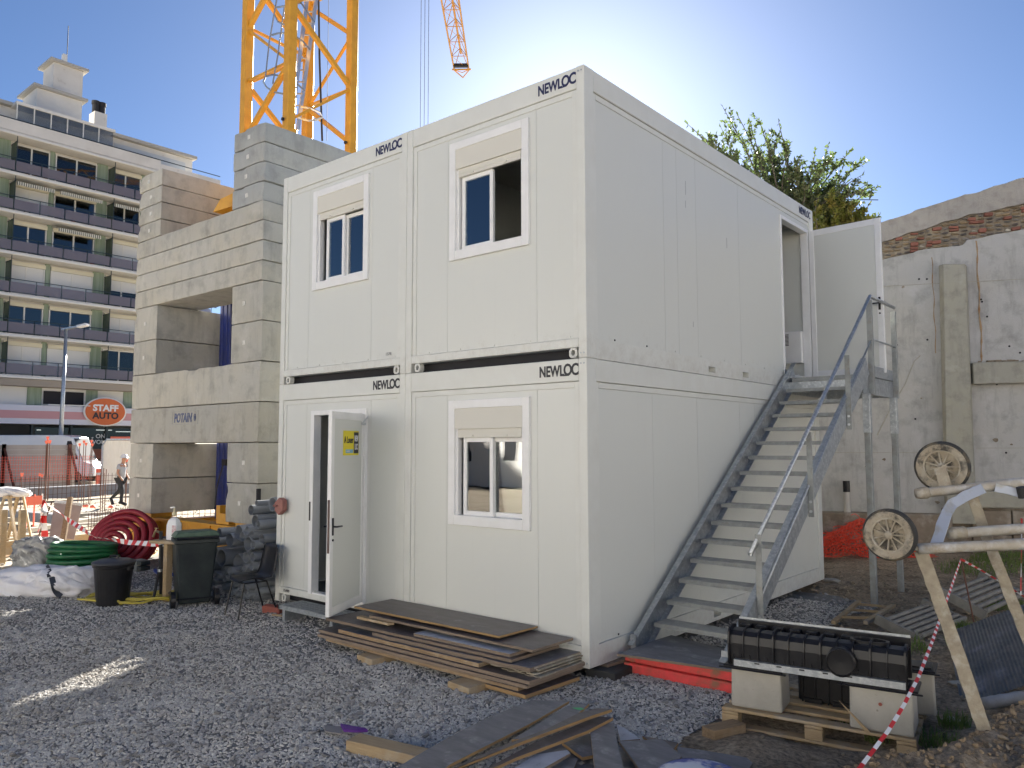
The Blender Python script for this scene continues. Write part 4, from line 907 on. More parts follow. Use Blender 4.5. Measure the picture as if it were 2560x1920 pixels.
# orange net heap
t=None
m=MB();q0=gp(1870,1195,.0)
for k in range(330):
    u=rng.random()**.8;ang=rng.random()*2*math.pi;rx=1.0*math.sqrt(rng.random());
    c=Vector((rx*math.cos(ang),rx*math.sin(ang)*.45,0));h=.6*max(0,1-abs(c.x/1.0)**1.3)*max(0,1-(c.y/.47)**2)
    c.z=h*rng.random()+.02
    P=[c];d=Vector(rng.normal(0,1,3));d.normalize()
    for s in range(5):
        d=(d+Vector(rng.normal(0,.45,3))).normalized();d.z*=.6;P.append(P[-1]+d*.055)
    for p in P: p.z=max(p.z,.0)
    m.path(P,.007,3)
def _hp(u,v,l):
    h=.6*max(0,1-abs(u)**1.3)*max(0,1-v*v);q=float(fbm(np.array([u*3.1+l]),np.array([v*2.3+l*2]),4,71)[0])
    return Vector((u*1.02+q*.12,v*.5+q*.1,max(.01,h*(.95-.12*l)+q*.22)))
for l in range(2):
    for i in range(20):
        v=-1+2*i/19;m.path([_hp(-1+2*j/40,v+.1*math.sin(j*.5+l),l) for j in range(41)],.0042,3)
    for j in range(32):
        u=-1+2*j/31;m.path([_hp(u+.05*math.sin(i*.7+l),-1+2*i/20,l) for i in range(21)],.0042,3)
o=m.build('orange_netting',ORANGE);p=gp(1860,1192,.12);o.location=(p.x,p.y,gzf(p.x,p.y));o.rotation_euler=(0,0,math.radians(35));tag(o,'crumpled heap of orange safety netting at the foot of the concrete wall','netting')
FOOT=mat('stained_footing',(.25,.2,.15),.9,c2=(.17,.14,.1),sc=2.5,c3=(.4,.36,.3),sc3=3,bump=.5,bsc=16,bdist=.02)
# ---------------------------------------------------------------- concrete wall on the right
WP=at(1905,900,14.2);WP.z=0;th=math.radians(24.9)
WMx=frm((WP.x,WP.y,0),(math.cos(th),math.sin(th),0),(0,0,1))   # x along wall, y up, z towards the yard
t=thing('retaining_wall','tall patched concrete wall with a band of exposed brick behind the stair','wall',(WP.x,WP.y,0))
def wtop(s): return np.interp(s,[-7,-3,-1.2,-.35,.5,1.6,2.5,5,9],[4.6,5.0,5.45,5.92,6.17,6.48,6.72,7.3,8.2])
def wbt(s): return np.interp(s,[-7,-.3,.14,.86,1.62,2.45,5,9],[4.3,5.45,5.72,5.9,6.1,6.22,6.8,7.6])
def wbb(s): return np.interp(s,[-7,-.3,.14,.84,1.45,1.5,1.83,2.43,5,9],[3.9,5.2,5.36,5.5,5.53,5.62,5.68,5.76,6.3,7.1])
ss=np.arange(-7,9,.06)
def sheet(n,lo,hi,dep,mt,th_,rag=.012):
    m=MB();V=[];F=[];k=len(ss);f=ss*0
    lo_=[lo(s)+rag*3*fbm(np.array([s*5]),np.array([.3]),3,40)[0] for s in ss];hi_=[hi(s)+rag*3*fbm(np.array([s*4]),np.array([.7]),3,41)[0] for s in ss]
    R=8
    for j in range(R+1):
        for i,s in enumerate(ss):
            z=lo_[i]+(hi_[i]-lo_[i])*j/R;V.append((s,z,dep+.012*fbm(np.array([s*1.3]),np.array([z*1.3]),3,44)[0]))
    for j in range(R):
        for i in range(k-1): a=j*k+i;F.append((a,a+1,a+k+1,a+k))
    n0=len(V)
    for i,s in enumerate(ss): V.append((s,lo_[i],dep-th_));
    for i,s in enumerate(ss): V.append((s,hi_[i],dep-th_))
    for i in range(k-1):
        F.append((n0+i,n0+i+1,i+1,i));F.append((R*k+i,R*k+i+1,n0+k+i+1,n0+k+i));F.append((n0+i,n0+k+i,n0+k+i+1,n0+i+1))
    m.add(V,F,WMx);return m.build(n,mt,t)
sheet('plaster_top',lambda s:wbt(s)-.0,wtop,.0,WALLP,.3,.03)
sheet('render_face',lambda s:.72,lambda s:wbb(s),.02,WALLC,.3,.02)
sheet('rubble_core',lambda s:wbb(s)-.15,lambda s:wbt(s)+.1,-.09,mat('lime_mortar',(.3,.25,.19),.95,c2=(.2,.17,.13),sc=9,c3=(.42,.36,.26),sc3=5,bump=.8,bsc=18,bdist=.03),.2)
BM=[mat('band_stone_ochre',(.32,.24,.15),.9,rnd=.3,bump=.6,bsc=30),mat('band_stone_grey',(.24,.22,.2),.9,rnd=.3,bump=.6,bsc=30),mat('band_brick_red',(.29,.12,.085),.9,rnd=.2,bump=.5,bsc=40),mat('band_stone_pale',(.5,.46,.38),.9,rnd=.15,bump=.5,bsc=30),mat('band_stone_dark',(.13,.11,.1),.9,rnd=.3,bump=.6,bsc=30)]
protos=[]
for q,bm_ in enumerate(BM):
    o=stone('stone' if q!=2 else 'brick',600+q,1,1) if q!=2 else MB().box(-1,-1,-1,1,1,1).build('brick',bm_,bevel=.15)
    if q!=2: _mats(o.data,bm_)
    else:
        pass
    protos.append(o)
rw=random.Random(11);cnt=0;s=-.35;first=set()
while s<3.6:
    w=rw.uniform(.07,.2);lo,hi=wbb(s+w/2)+.015,wbt(s+w/2)-.01;z=lo
    while z<hi-.03:
        h=min(rw.uniform(.035,.085),hi-z)
        q=rw.choices([0,1,2,3,4],[5,3,1.4,.7,1.6])[0]
        if .5<s<.75 and lo+.05<z<lo+.25 or 1.55<s<1.7: q=2 if rw.random()<.6 else q
        p=protos[q];o=p if q not in first and q==2 else p.copy()
        if o is not p: COL.objects.link(o)
        first.add(q);o.parent=t
        M=WM[t.name].inverted()@WMx@Matrix.Translation((s+w/2+rw.uniform(-.02,.02),z+h/2,-.075+rw.uniform(-.015,.02)))@Matrix.Rotation(rw.uniform(-.08,.08),4,'Z')@Matrix.Diagonal((w*(.42 if q!=2 else .47),h*(.5 if q!=2 else .44),.045,1))
        o.matrix_basis=M;cnt+=1;z+=h+.008
    s+=w+.006
print('band stones',cnt)
def wb_(n,a,b,c,d,e,f,mt,bev=.02,**k): return MB().box(a,b,c,d,e,f,WMx).build(n,mt,t,bevel=bev,seg=2)
m=MB();m.add([(.95,.6,.0),(1.46,.6,.0),(1.5,5.16,.0),(1.04,5.2,.0),(.92,.6,.3),(1.36,.6,.3),(1.4,5.14,.28),(1.05,5.16,.28)],[(4,5,6,7),(0,4,7,3),(5,1,2,6),(7,6,2,3),(0,1,5,4)],WMx);m.build('pilaster',WALLG,t,bevel=.012)
wb_('wall_base',.9,-.4,-.3,9,.86,.045,FOOT);wb_('wall_base',-7,-.4,-.3,-2.2,.74,.045,FOOT);wb_('ledge_beam',1.46,3.02,.03,9,3.4,.2,WALLG)
wb_('ledge_beam',1.3,.88,.03,9,1.16,.22,WALLG)
m=MB()
for k in range(60):
    a=rw.uniform(1.5,3.4);r=rw.uniform(.01,.04);m.box(a,3.4,.04+rw.random()*.12,a+r*2,3.4+r,.06+rw.random()*.12,WMx)
m.build('ledge_debris',RUBB,t)['kind']='stuff'
wb_('footing',-2.2,-.3,.03,1.0,.76,.34,FOOT,.03)
for k in range(4):
    for j in range(2): wb_('footing_block',1.35+.62*k+.004,.0+.42*j,.05,1.35+.62*k+.6,.0+.42*j+.41,.14,FOOT,.012)
# rust streaks (thin crusts running down the form joints), tie holes
RS=mat('rust_stain',(.3,.16,.07),.9,c2=(.4,.3,.18),sc=9)
def streak(s0,z0,z1,w):
    P=[];n=26
    L_=[];R2=[]
    for i in range(n+1):
        z=z0+(z1-z0)*i/n;ww=w*(.5+rw.random());x=s0+.01*math.sin(i*.7);L_.append((x-ww,z));R2.append((x+ww,z))
    MB().prism(L_+R2[::-1],.018,.026+.0,WMx).build('rust_streak',RS,t)
streak(1.66,5.6,3.44,.012);streak(.93,5.35,3.6,.006)
for (a,b) in ((1985,603),(2002,603),(2003,734),(2119,647),(2121,652),(2132,684),(1937,745),(2180,748),(2203,762),(2153,830),(2173,978),(1977,905)):
    r=ray(a,b);Mi=WMx.inverted();o_=Mi@CAM;d_=(Mi.to_3x3()@r);k=(.02-o_.z)/d_.z;p=o_+d_*k
    MB().lathe([(.018,0),(.018,.004)],9,WMx@Matrix.Translation((p.x,p.y,.026))).build('tie_hole',DARK,t)
pp=at(1833,1100,13.9)
t2=thing('wall_pipe','upright pale plastic pipe stub with a black collar at the wall footing','pipe',pp)
Mi=WMx.inverted();q=Mi@pp
b0=WMx@Vector((q.x,.7,.2));MB().tube(b0,b0+Vector((0,0,.42)),.055,16).build('pipe',mat('pale_pvc',(.5,.48,.43),.6),t2,smooth=False)
MB().tube(b0+Vector((0,0,.42)),b0+Vector((0,0,.62)),.06,16).build('collar',BLK,t2)
for k,(z,s0,s1) in enumerate(((1.82,-1.6,.93),(4.86,-.4,3.4),(1.9,1.5,3.4))): MB().box(s0,z,.022,s1,z+.008,.03,WMx).build('form_joint',WALLG,t)
for a,b,w in ((2150,950,.1),(1910,992,.07),(2025,1085,.09),(1951,620,.06),(1872,1008,.05),(2185,960,.05),(1990,860,.04)):
    r=ray(a,b);Mi=WMx.inverted();o_=Mi@CAM;d_=(Mi.to_3x3()@r);k=(.03-o_.z)/d_.z;p=o_+d_*k
    MB().prism([(w*.5*math.cos(q)*rw.uniform(.6,1.2),w*.38*math.sin(q)*rw.uniform(.6,1.2)) for q in [i*.7 for i in range(9)]],0,.005,WMx@Matrix.Translation((p.x,p.y,.028))).build('spalled_patch',FOOT,t)
MB().path([at(1988,768,13.6),at(1975,780,13.6),at(1955,830,13.5),at(1925,880,13.5),at(1895,940,13.5)],.012,5).build('old_cable',WALLG,t)
# ---------------------------------------------------------------- trees behind the wall
LEAF=mat('olive_leaf',(.09,.125,.06),.42,rnd=0,c2=(.19,.2,.11),sc=2,transl=.45,spec=.6)
LEAF2=mat('yellow_green_leaf',(.12,.15,.03),.55,c2=(.26,.2,.05),sc=3,transl=.4)
BARK=mat('grey_bark',(.12,.1,.08),.9,bump=.5,bsc=20)
def tree(name,lab,base,hub,tips,nleaf,ll,lw,leafm,dens=5,seed=1,sub=7,spread=.55):
    r=np.random.default_rng(seed);t=thing(name,lab,'tree',base)
    MB().path([base,base.lerp(hub,.5)+Vector((.1,.05,0)),hub],.16,8,r2=.1).build('trunk',BARK,t)
    mb=MB();pts=[];dirs=[]
    for tp in tips:
        mid=hub.lerp(tp,.5)+Vector(r.normal(0,.18,3));P=[]
        for i in range(9):
            u=i/8;p=hub*(1-u)**2+mid*2*u*(1-u)+tp*u*u;P.append(p)
        mb.path(P,.035,4,r2=.006)
        for k in range(sub):
            u=r.uniform(.3,.95);i=int(u*8);p=P[i];d=((P[min(i+1,8)]-P[i-1]).normalized()+Vector(r.normal(0,.55,3))+Vector((0,0,.35))).normalized()
            L=r.uniform(.35,1)*spread*(1.3-u*.6);Q=[p]
            for s in range(4): d=(d+Vector(r.normal(0,.16,3))).normalized();Q.append(Q[-1]+d*L/4)
            mb.path(Q,.008,3,r2=.003)
            for q in range(len(Q)-1):
                for s in range(dens): pts.append(Q[q].lerp(Q[q+1],r.random()));dirs.append(d)
        for i in range(5,9):
            for s in range(dens): pts.append(P[i-1].lerp(P[i],r.random()));dirs.append((P[i]-P[i-1]).normalized())
    mb.build('branches',BARK,t)
    pts=np.array(pts);dirs=np.array(dirs);n=len(pts);d=dirs*.8+r.normal(0,.75,(n,3));d/=np.linalg.norm(d,axis=1)[:,None]
    s=np.cross(d,r.normal(0,1,(n,3)));s/=np.linalg.norm(s,axis=1)[:,None];L=ll*r.uniform(.6,1.25,(n,1));w=lw*r.uniform(.7,1.2,(n,1));nn=np.cross(d,s)
    V=np.stack([pts,pts+d*L*.45+s*w+nn*.15*L,pts+d*L,pts+d*L*.45-s*w+nn*.15*L],1)-np.array(base);me=bpy.data.meshes.new('leaves')
    me.vertices.add(4*n);me.vertices.foreach_set('co',V.ravel());me.loops.add(4*n);me.loops.foreach_set('vertex_index',np.arange(4*n,dtype=np.int32));me.polygons.add(n);me.polygons.foreach_set('loop_start',np.arange(0,4*n,4,dtype=np.int32));me.update(calc_edges=True);me.materials.append(leafm)
    o=bpy.data.objects.new('leaves',me);COL.objects.link(o);o.parent=t;o['kind']='stuff';print('leaves',n);return t
TD=19
tips=[]
T0=[(1478,262),(1495,275),(1515,290),(1525,300),(1562,232),(1590,243),(1555,270),(1618,255),(1600,290),(1640,260),(1652,282),(1682,262),(1680,292),(1700,300),(1705,318),(1735,348),(1690,340),(1640,330),(1600,340),(1575,330),(1560,305),(1720,372),(1680,385),(1650,380),(1735,388),(1762,322),(1775,345),(1745,410),(1790,345),(1800,332),(1830,335),(1820,365),(1855,350),(1862,378),(1870,400),(1890,403),(1840,385),(1800,395),(1770,400),(1850,400),(1885,410),(1810,420),(1700,420),(1740,440),(1780,430),(1720,460),(1680,350),(1620,320),(1540,300)]
for i,(a,b) in enumerate(T0): tips.append(at(a,b,TD+random.uniform(-1.2,1.2)))
hub=at(1700,520,TD);base=Vector((hub.x,hub.y,0))
tree('olive_tree','loose airy tree with small backlit leaves rising behind the cabins and wall',base,hub,tips,0,.1,.03,LEAF,dens=6,seed=3,sub=10,spread=.74)
tips=[at(a,b,17.5+random.uniform(-.6,.6)) for a,b in ((1765,425),(1780,445),(1795,420),(1810,425),(1830,432),(1848,440),(1862,455),(1872,470),(1855,478),(1770,470),(1790,485),(1815,480),(1835,490),(1760,490),(1890,480),(1880,440),(1800,455),(1825,460))]
hub=at(1810,560,17.5)
tree('yellowing_bush','dense green and yellow bush above the wall end, right of the loose tree',Vector((hub.x,hub.y,0)),hub,tips,0,.1,.03,LEAF2,dens=9,seed=8,sub=12,spread=.5)
t=thing('tv_antenna','thin horizontal aerial rods sticking out beside the bush','aerial',at(1850,440,20))
for a,b,c in ((1780,430,1897),(1800,447,1855),(1810,452,1855)): MB().tube(at(a,b,20),at(c,b+2,20),.012,5).build('rod',DARK,t)
MB().tube(at(1800,425,20),Vector((at(1800,425,20).x,at(1800,425,20).y,0)),.02,6).build('mast',DARK,t)
# grass tufts at the right
def grass(name,lab,pts,n,h,seed):
    r=np.random.default_rng(seed);V=[];F=[]
    for (a,b,z,rad,k) in pts:
        c=gp(a,b,z)
        for i in range(k):
            ang=r.random()*6.28;q=rad*math.sqrt(r.random());x=c.x+q*math.cos(ang);y=c.y+q*math.sin(ang);zz=gzf(x,y)
            d=r.normal(0,.35,2);H=h*r.uniform(.5,1.2);w=.004;s=r.normal(0,1,2);s/=np.linalg.norm(s)
            n0=len(V);V+= [(x-s[0]*w,y-s[1]*w,zz),(x+s[0]*w,y+s[1]*w,zz),(x+d[0]*H*.4+s[0]*w*.7,y+d[1]*H*.4+s[1]*w*.7,zz+H*.65),(x+d[0]*H*.4-s[0]*w*.7,y+d[1]*H*.4-s[1]*w*.7,zz+H*.65),(x+d[0]*H,y+d[1]*H,zz+H)]
            F+=[(n0,n0+1,n0+2,n0+3),(n0+3,n0+2,n0+4)]
    o=MB().add(V,F).build(name,mat('grass_blade',(.1,.17,.035),.6,c2=(.17,.2,.06),sc=3,transl=.3));return tag(o,lab,'grass',kind='stuff')
grass('grass','patches of short green grass on the earth behind the wheeled frame',[(2130,1370,0,.3,700),(2110,1400,0,.25,500),(2190,1230,0,.6,900),(2120,1240,0,.6,700),(1965,1400,0,.2,150),(2060,1560,0,.1,120),(1900,1590,-.05,.1,80),(2025,1590,0,.12,120),(2200,1310,0,.4,500),(1840,1570,-.1,.08,40)],0,.1,2)
# ---------------------------------------------------------------- crane ballast blocks
import bmesh
B0=Vector((-7.03,1.05,0));BR=math.radians(1);BT=Matrix.Translation(B0)@Matrix.Rotation(BR,4,'Z')
def blockmesh(L,Wd,H,seed):
    bm=bmesh.new();bmesh.ops.create_cube(bm,size=1)
    for ax,k in ((0,int(L/.1)),(1,int(Wd/.1)),(2,int(H/.08))):
        es=[e for e in bm.edges if abs((e.verts[0].co-e.verts[1].co)[ax])>.9]
        bmesh.ops.subdivide_edges(bm,edges=es,cuts=k,use_grid_fill=True)
    r=random.Random(seed);chips=[]
    for i in range(9):
        q=[r.choice((-1,1))*L/2,r.choice((-1,1))*Wd/2,r.choice((-1,1))*H/2];a=r.choice((0,0,1,2));q[a]=r.uniform(-.5,.5)*(L,Wd,H)[a];chips.append((Vector(q),r.choice((.06,.09,.12,.15))))
    xs=np.array([v.co[:] for v in bm.verts])*np.array([L,Wd,H])
    ns=fbm(xs[:,0]*3+seed,xs[:,1]*3+xs[:,2]*3,3,seed)
    e=.011
    for v,p,nn in zip(bm.verts,xs,ns):
        p=Vector(p);on=[abs(abs(p.x)-L/2)<1e-4,abs(abs(p.y)-Wd/2)<1e-4,abs(abs(p.z)-H/2)<1e-4];k=sum(on)
        if k>=2:
            for a in range(3):
                if on[a]: p[a]-=math.copysign(e*(.75+nn*1.0)*(1 if k==2 else 1.15),p[a])
        else:
            for a in range(3):
                if on[a] and a!=2: p[a]+=nn*.012
        for c,rad in chips:
            d=(p-c).length
            if d<rad: p-= (c*1.0).normalized()*min(.03,(rad-d)*.4)
        v.co=p
    me=bpy.data.meshes.new('ballast_block');bm.to_mesh(me);bm.free();me.materials.append(CONC);me.shade_smooth()
    try: me.set_sharp_from_angle(angle=.33)
    except Exception: pass
    return me
bk=[blockmesh(4.35,.9,.65,s) for s in (1,2,3)];bn=[blockmesh(4.35,.9,.328,s) for s in (4,5,6,7)]
TAGM=mat('metal_tag',(.75,.73,.68),.5,c2=(.5,.5,.45),sc=20)
nb=0
def ballast(lab,x,y,z,along,thin,tagp=True,grey=False):
    global nb
    me=(bn[nb%4] if thin else bk[nb%3])
    if grey: me=me.copy();me.materials[0]=CONC2
    o=bpy.data.objects.new('ballast_block',me);COL.objects.link(o);nb+=1
    h=.328 if thin else .65
    jx=random.uniform(-.015,.015)
    M=BT@Matrix.Translation((x+jx,y,z+h/2))@Matrix.Rotation(math.pi/2 if along=='y' else 0,4,'Z')@Matrix.Rotation(random.uniform(-.002,.002),4,'Z')
    o.location,q,_=M.decompose();o.rotation_euler=q.to_euler();tag(o,lab,'ballast block','concrete ballast blocks of the crane');WM[o.name]=M
    if along=='y' and tagp:
        s=.035;yy=random.uniform(-.05,.08)
        MB().box(-2.183,yy-s,-.0-s,-2.17,yy+s,s).build('tag_plate',TAGM,o,world=False)
    return o
cx0,cx1=-3.9,-.45
for lv,(z,name) in enumerate(((.72,'lowest'),(1.372,'second lowest'))):
    ballast(f'{name} concrete block of the left leg under the lettered long block',cx0,2.18,z,'y',0)
    ballast(f'{name} concrete block of the right leg behind the grey pipes',cx1,2.18,z,'y',0)
for z,name in ((2.024,'long concrete ballast block bearing the recessed blue crane maker lettering'),(2.676,'long smooth concrete block directly above the lettered one')):
    o=ballast(name,-2.175,.45,z,'x',0)
    if z<2.1:
        LB=o
    ballast('long rear block level with the '+('lettered' if z<2.1 else 'smooth')+' front block, seen through the opening',-2.175,3.91,z,'x',0)
for z,name in ((3.328,'lower'),(3.98,'upper')):
    ballast(f'{name} block left of the upper opening in the ballast',cx0,2.18,z,'y',0)
    ballast(f'{name} block right of the upper opening in the ballast',cx1+.02,2.18,z,'y',0)
for i in range(4):
    z=4.632+i*.33;nm=['lowest','second','third','topmost'][i]
    ballast(f'{nm} of the four thin long front blocks above the opening',-2.175,.45,z,'x',1)
    ballast(f'{nm} of the four thin long rear blocks, mostly hidden',-2.175,3.91,z,'x',1)
    z=5.955+i*.33
    ballast(f'{nm} thin block of the short left upper stack',cx0+.02,2.18,z,'y',1)
    ballast(f'{nm} thin block of the tall right upper stack beside the yellow mast',cx1-.04,2.18,z,'y',1,grey=True)
# recessed lettering plate on the long block
Mi=WM[LB.name]
f=MB().frame(-.56,.0,.34,.24,.008,-.456,-.44);f.build('lettering_frame',CONC2,LB,world=False)
text('POTAIN',.2,mat('faded_blue_paint',(.06,.09,.22),.7,c2=(.2,.21,.26),sc=20),LB,frm((-.17,-.452,.12),(1,0,0),(0,0,1)),bold=.03,shear=.15,world=False,ext=.006,fit=(.62,.17))
m=MB();Q=frm((.24,-.455,.12),(1,0,0),(0,0,1))
m.lathe([(.036,0),(.052,0),(.052,.006),(.036,.006),(.036,0)],16,Q@Matrix.Diagonal((.7,1.2,1,1)),cap=False);m.box(-.01,-.07,0,.01,.02,.006,Q);m.build('emblem',bpy.data.materials['faded_blue_paint'],LB,world=False)
# ---------------------------------------------------------------- tower crane
CB=BT@Vector((-2.15,2.15,0));CT=Matrix.Translation(CB)@Matrix.Rotation(BR,4,'Z');MH_=.74;HJ=30
t=thing('tower_crane','yellow lattice tower crane rising out of the concrete ballast, jib above the cabins','tower crane',(CB.x,CB.y,0))
CR=t
LG={}
for n,(sx,sy) in {'L':(-1,-1),'N':(1,-1),'F':(-1,1),'R':(1,1)}.items():
    p=CT@Vector((sx*MH_,sy*MH_,6.0));LG[n]=p
    m=MB();m.box(sx*MH_-.09,sy*MH_-.09,6.0,sx*MH_+.09,sy*MH_+.09,HJ,CT);m.box(sx*MH_-.12,sy*MH_-.12,7.75,sx*MH_+.12,sy*MH_+.12,7.95,CT)
    m.build('mast_leg',YEL,t,bevel=.012)
    m=MB();Bh=1.05;m.box(sx*Bh-.19,sy*Bh+.16,.55,sx*Bh+.19,sy*Bh+.54,5.9,CT);
    for q in (-.1,.06): m.box(sx*Bh+q,sy*Bh+.145,.55,sx*Bh+q+.03,sy*Bh+.16,5.9,CT)
    m.build('base_column',BLUE,t,bevel=.01)
MB().box(-1.4,-1.4,5.9,1.4,1.4,6.02,CT).build('base_plate',YEL,t)
def lz(n,z): p=LG[n].copy();p.z=z;return p
pit=1.15
for (a,b,ph) in (('N','R',0),('L','N',0),('R','F',0),('F','L',0)):
    pass
z0=8.12
for k in range(19):
    z=z0+k*pit
    for a,b in (('N','R'),('N','L'),('F','R'),('F','L')):
        # legs N and F carry even nodes on the N-R and F-L faces, odd nodes on the others
        inv=(a,b) in (('N','L'),('F','R'))
        p,q=(a,b) if (k%2==0)!=inv else (b,a)
        thick=(k%2==1) if a=='N' and b=='R' else (k%2==0)
        MB().beam(lz(p,z),lz(q,z+pit),.085 if thick else .05,.085 if thick else .05).build('diagonal_brace',YEL,t)
    if k%2==1:
        for a,b in (('L','N'),('F','R')): MB().beam(lz(a,z+.05),lz(b,z),.05,.05).build('horizontal_brace',YEL,t)
    else:
        for a,b in (('L','F'),): MB().beam(lz(a,z+.05),lz(b,z),.05,.05).build('horizontal_brace',YEL,t)
for n in 'NR':
    for zz in (7.8,8.1): MB().tube(lz(n,zz)+Vector((.0,-.12,0)),lz(n,zz)+Vector((0,-.15,0)),.035,8).build('bolt',DARK,t)
def C7(x,y,d): return at((560+x/4.147)/KQ,(y/4.147)/KQ,d)
r0=[C7(765,1340,15.5),C7(955,0,15.7)];l0=[C7(690,1340,15.3),C7(845,0,15.5)]
up=(r0[1]-r0[0])*.6
lad=MB().beam(r0[0],r0[1]+up,.03,.075).beam(l0[0],l0[1]+up,.03,.075).build('ladder',ALU,t)
n=11
for i in range(n+7):
    u=i/n;MB().tube(r0[0].lerp(r0[1],u),l0[0].lerp(l0[1],u),.016,6).build('rung',ALU,lad)
HB=mat('cage_grey_blue',(.2,.26,.36),.4,metal=.3)
for pts in ([(430,790),(470,430),(545,0)],[(505,870),(560,560),(625,80)]): MB().path([C7(a,b,15.1) for a,b in pts],.016,6).build('cage_rod',HB,t)
for pts in ([(620,975),(520,955),(440,905),(408,850),(430,795),(500,775),(640,790),(720,830),(790,900),(840,940)],[(620,345),(490,360),(540,180),(620,260)][:0] or [(890,515),(820,430),(730,370),(640,345),(560,345),(490,365)],[(940,235),(880,150),(800,30),(700,50),(540,78)],[(640,262),(560,225),(520,150)]):
    MB().path([C7(a,b,15.2) for a,b in pts],.018,6).build('cage_hoop',HB,t)
MB().path([C7(a,b,15.2) for a,b in ((715,1190),(800,1230),(880,1250),(960,1240),(1020,1215),(1000,1170),(900,1125),(800,1105))],.022,6).build('cage_hoop',ALU,t)
MB().path([C7(980,-20,16),C7(990,600,16),C7(1018,1460,16)],.022,6).build('power_cable',RUBBER,t)
MB().path([C7(1085,-20,16),C7(1065,1460,16)],.006,4).build('thin_cable',RUBBER,t)
# yellow gusset plates in the gap
g1=at(460,458,14.9);m=MB();pl=[at(460,458,14.4),at(476,430,14.4),at(497,420,14.4),at(520,408,14.4),at(520,440,14.4)];m.add(pl+[p+Vector((0,.7,0)) for p in pl],[(0,1,2,3,4),(9,8,7,6,5),(0,5,6,1),(1,6,7,2),(2,7,8,3),(3,8,9,4),(4,9,5,0)]);m.build('ballast_bracket',YEL,t)
m=MB();m.box(-5.0,.35,.12,.4,.37,.6,BT);m.box(-5.0,.2,.6,.4,.52,.63,BT);m.box(-5.0,.2,.09,.4,.52,.12,BT);m.build('chassis_beam',YEL,t)
for x in (-4.4,-3.3,-3.0,-2.0,-.8): MB().beam(BT@Vector((x,.34,.12)),BT@Vector((x+.0,.34,.6)),.03,.14,up=(1,0,0)).build('stiffener',YEL if x not in (-3.3,-3.0) else GALV,t)
m=MB();m.box(-5.0,3.8,.12,.4,3.82,.6,BT);m.box(-5.0,3.6,.6,.4,4.0,.63,BT);m.build('chassis_beam',YEL,t)
for x in (-3.9,-.45):
    MB().box(x-.3,.1,.635,x+.3,.6,.715,BT).build('ballast_pad',YEL,t);MB().box(x-.3,3.6,.635,x+.3,4.1,.715,BT).build('ballast_pad',YEL,t)
    MB().box(x-.15,.0,.1,x+.15,4.4,.55,BT).build('chassis_beam',YEL,t)
m=MB();m.box(-1.6,.25,.64,-1.2,.5,.82,BT);m.box(-1.6,.25,.82,-1.48,.5,.95,BT);m.build('chassis_lug',YEL,t)
for x in (-4.7,-.2): MB().box(x-.3,.1,gzf(-9,1)-.1,x+.3,.6,.09,BT).build('support_pad',WOOD,t);MB().box(x-.3,3.5,-.3,x+.3,4.1,.09,BT).build('support_pad',WOOD,t)
MB().box(-2.75,1.0,1.6,-2.6,1.1,1.72,BT).build('switch_box',BLK,t)
MB().path([BT@Vector(p) for p in ((-2.7,1.0,1.6),(-2.72,.9,1.2),(-2.6,.8,.8))],.015,6).build('power_cable',RUBBER,t)
MB().path([at(a,b,12.4) for a,b in ((545,1132),(525,1140),(500,1143),(480,1155),(460,1168),(440,1180))],.022,6).build('power_cable',RUBBER,t)
# jib
tip=CAM+ray(997,150)*((HJ-CAM.z)/ray(997,150).z);mt0=Vector((CB.x,CB.y,HJ));jd=(tip-mt0);JL=jd.length;jd.normalize();js=Vector((jd.y,-jd.x,0))*.55;ju=Vector((0,0,1.15))
for s in (-1,1): MB().tube(mt0-jd*10+js*s,tip+js*s,.06,6).build('jib_chord',YEL,t)
MB().tube(mt0-jd*10+ju,tip+ju*.8-jd*.6,.075,6).build('jib_top_chord',YEL,t)
k=0;d=0
while d<JL:
    a=tip-jd*d;b=tip-jd*(d+1.0);c=tip-jd*(d+2.0);m=MB()
    m.tube(a+js,a-js,.028,4);m.tube(a+js,c-js,.02,4)
    m.tube(a+js,b+ju,.028,4);m.tube(b+ju,c+js,.028,4);m.tube(a-js,b+ju,.028,4);m.tube(b+ju,c-js,.028,4)
    m.build('jib_brace',YEL,t);d+=2.0
m=MB();m.tube(tip+js*1.3,tip-js*1.3,.06,6);m.tube(tip+js*1.1,tip+jd*1.3,.045,6);m.tube(tip-js*1.1,tip+jd*1.3,.045,6);m.tube(tip+js*1.1,tip+jd*.5,.03,5);m.tube(tip-js*1.1,tip+jd*.5,.03,5);m.build('jib_end_frame',YEL,t)
MB().beam(tip-jd*.6+js,tip-jd*.6-js,.3,.2).build('jib_end_plate',DARK,t)
# hoist rope with hook block hidden low behind the cabins
ta=math.inf;best=None
for i in range(200):
    p=mt0.lerp(tip,i/200)-Vector((0,0,.2));rr_=p-CAM;zc=rr_.dot(F_);u=(rr_.dot(R_)/zc+1280/1953.986)/KV
    if abs(u-917)<ta: ta=abs(u-917);best=p
for off in (-.06,.05,.16):
    q=best+js.normalized()*off*1.6;MB().tube(q,Vector((q.x,q.y,3.2)),.016,4).build('hoist_rope',DARK,t)
MB().box(best.x-.25,best.y-.15,2.4,best.x+.25,best.y+.15,3.2).build('hook_block',YEL,t)
MB().box(best.x-.6,best.y-.5,HJ-.5,best.x+.6,best.y+.5,HJ-.2).build('trolley',YEL,t)
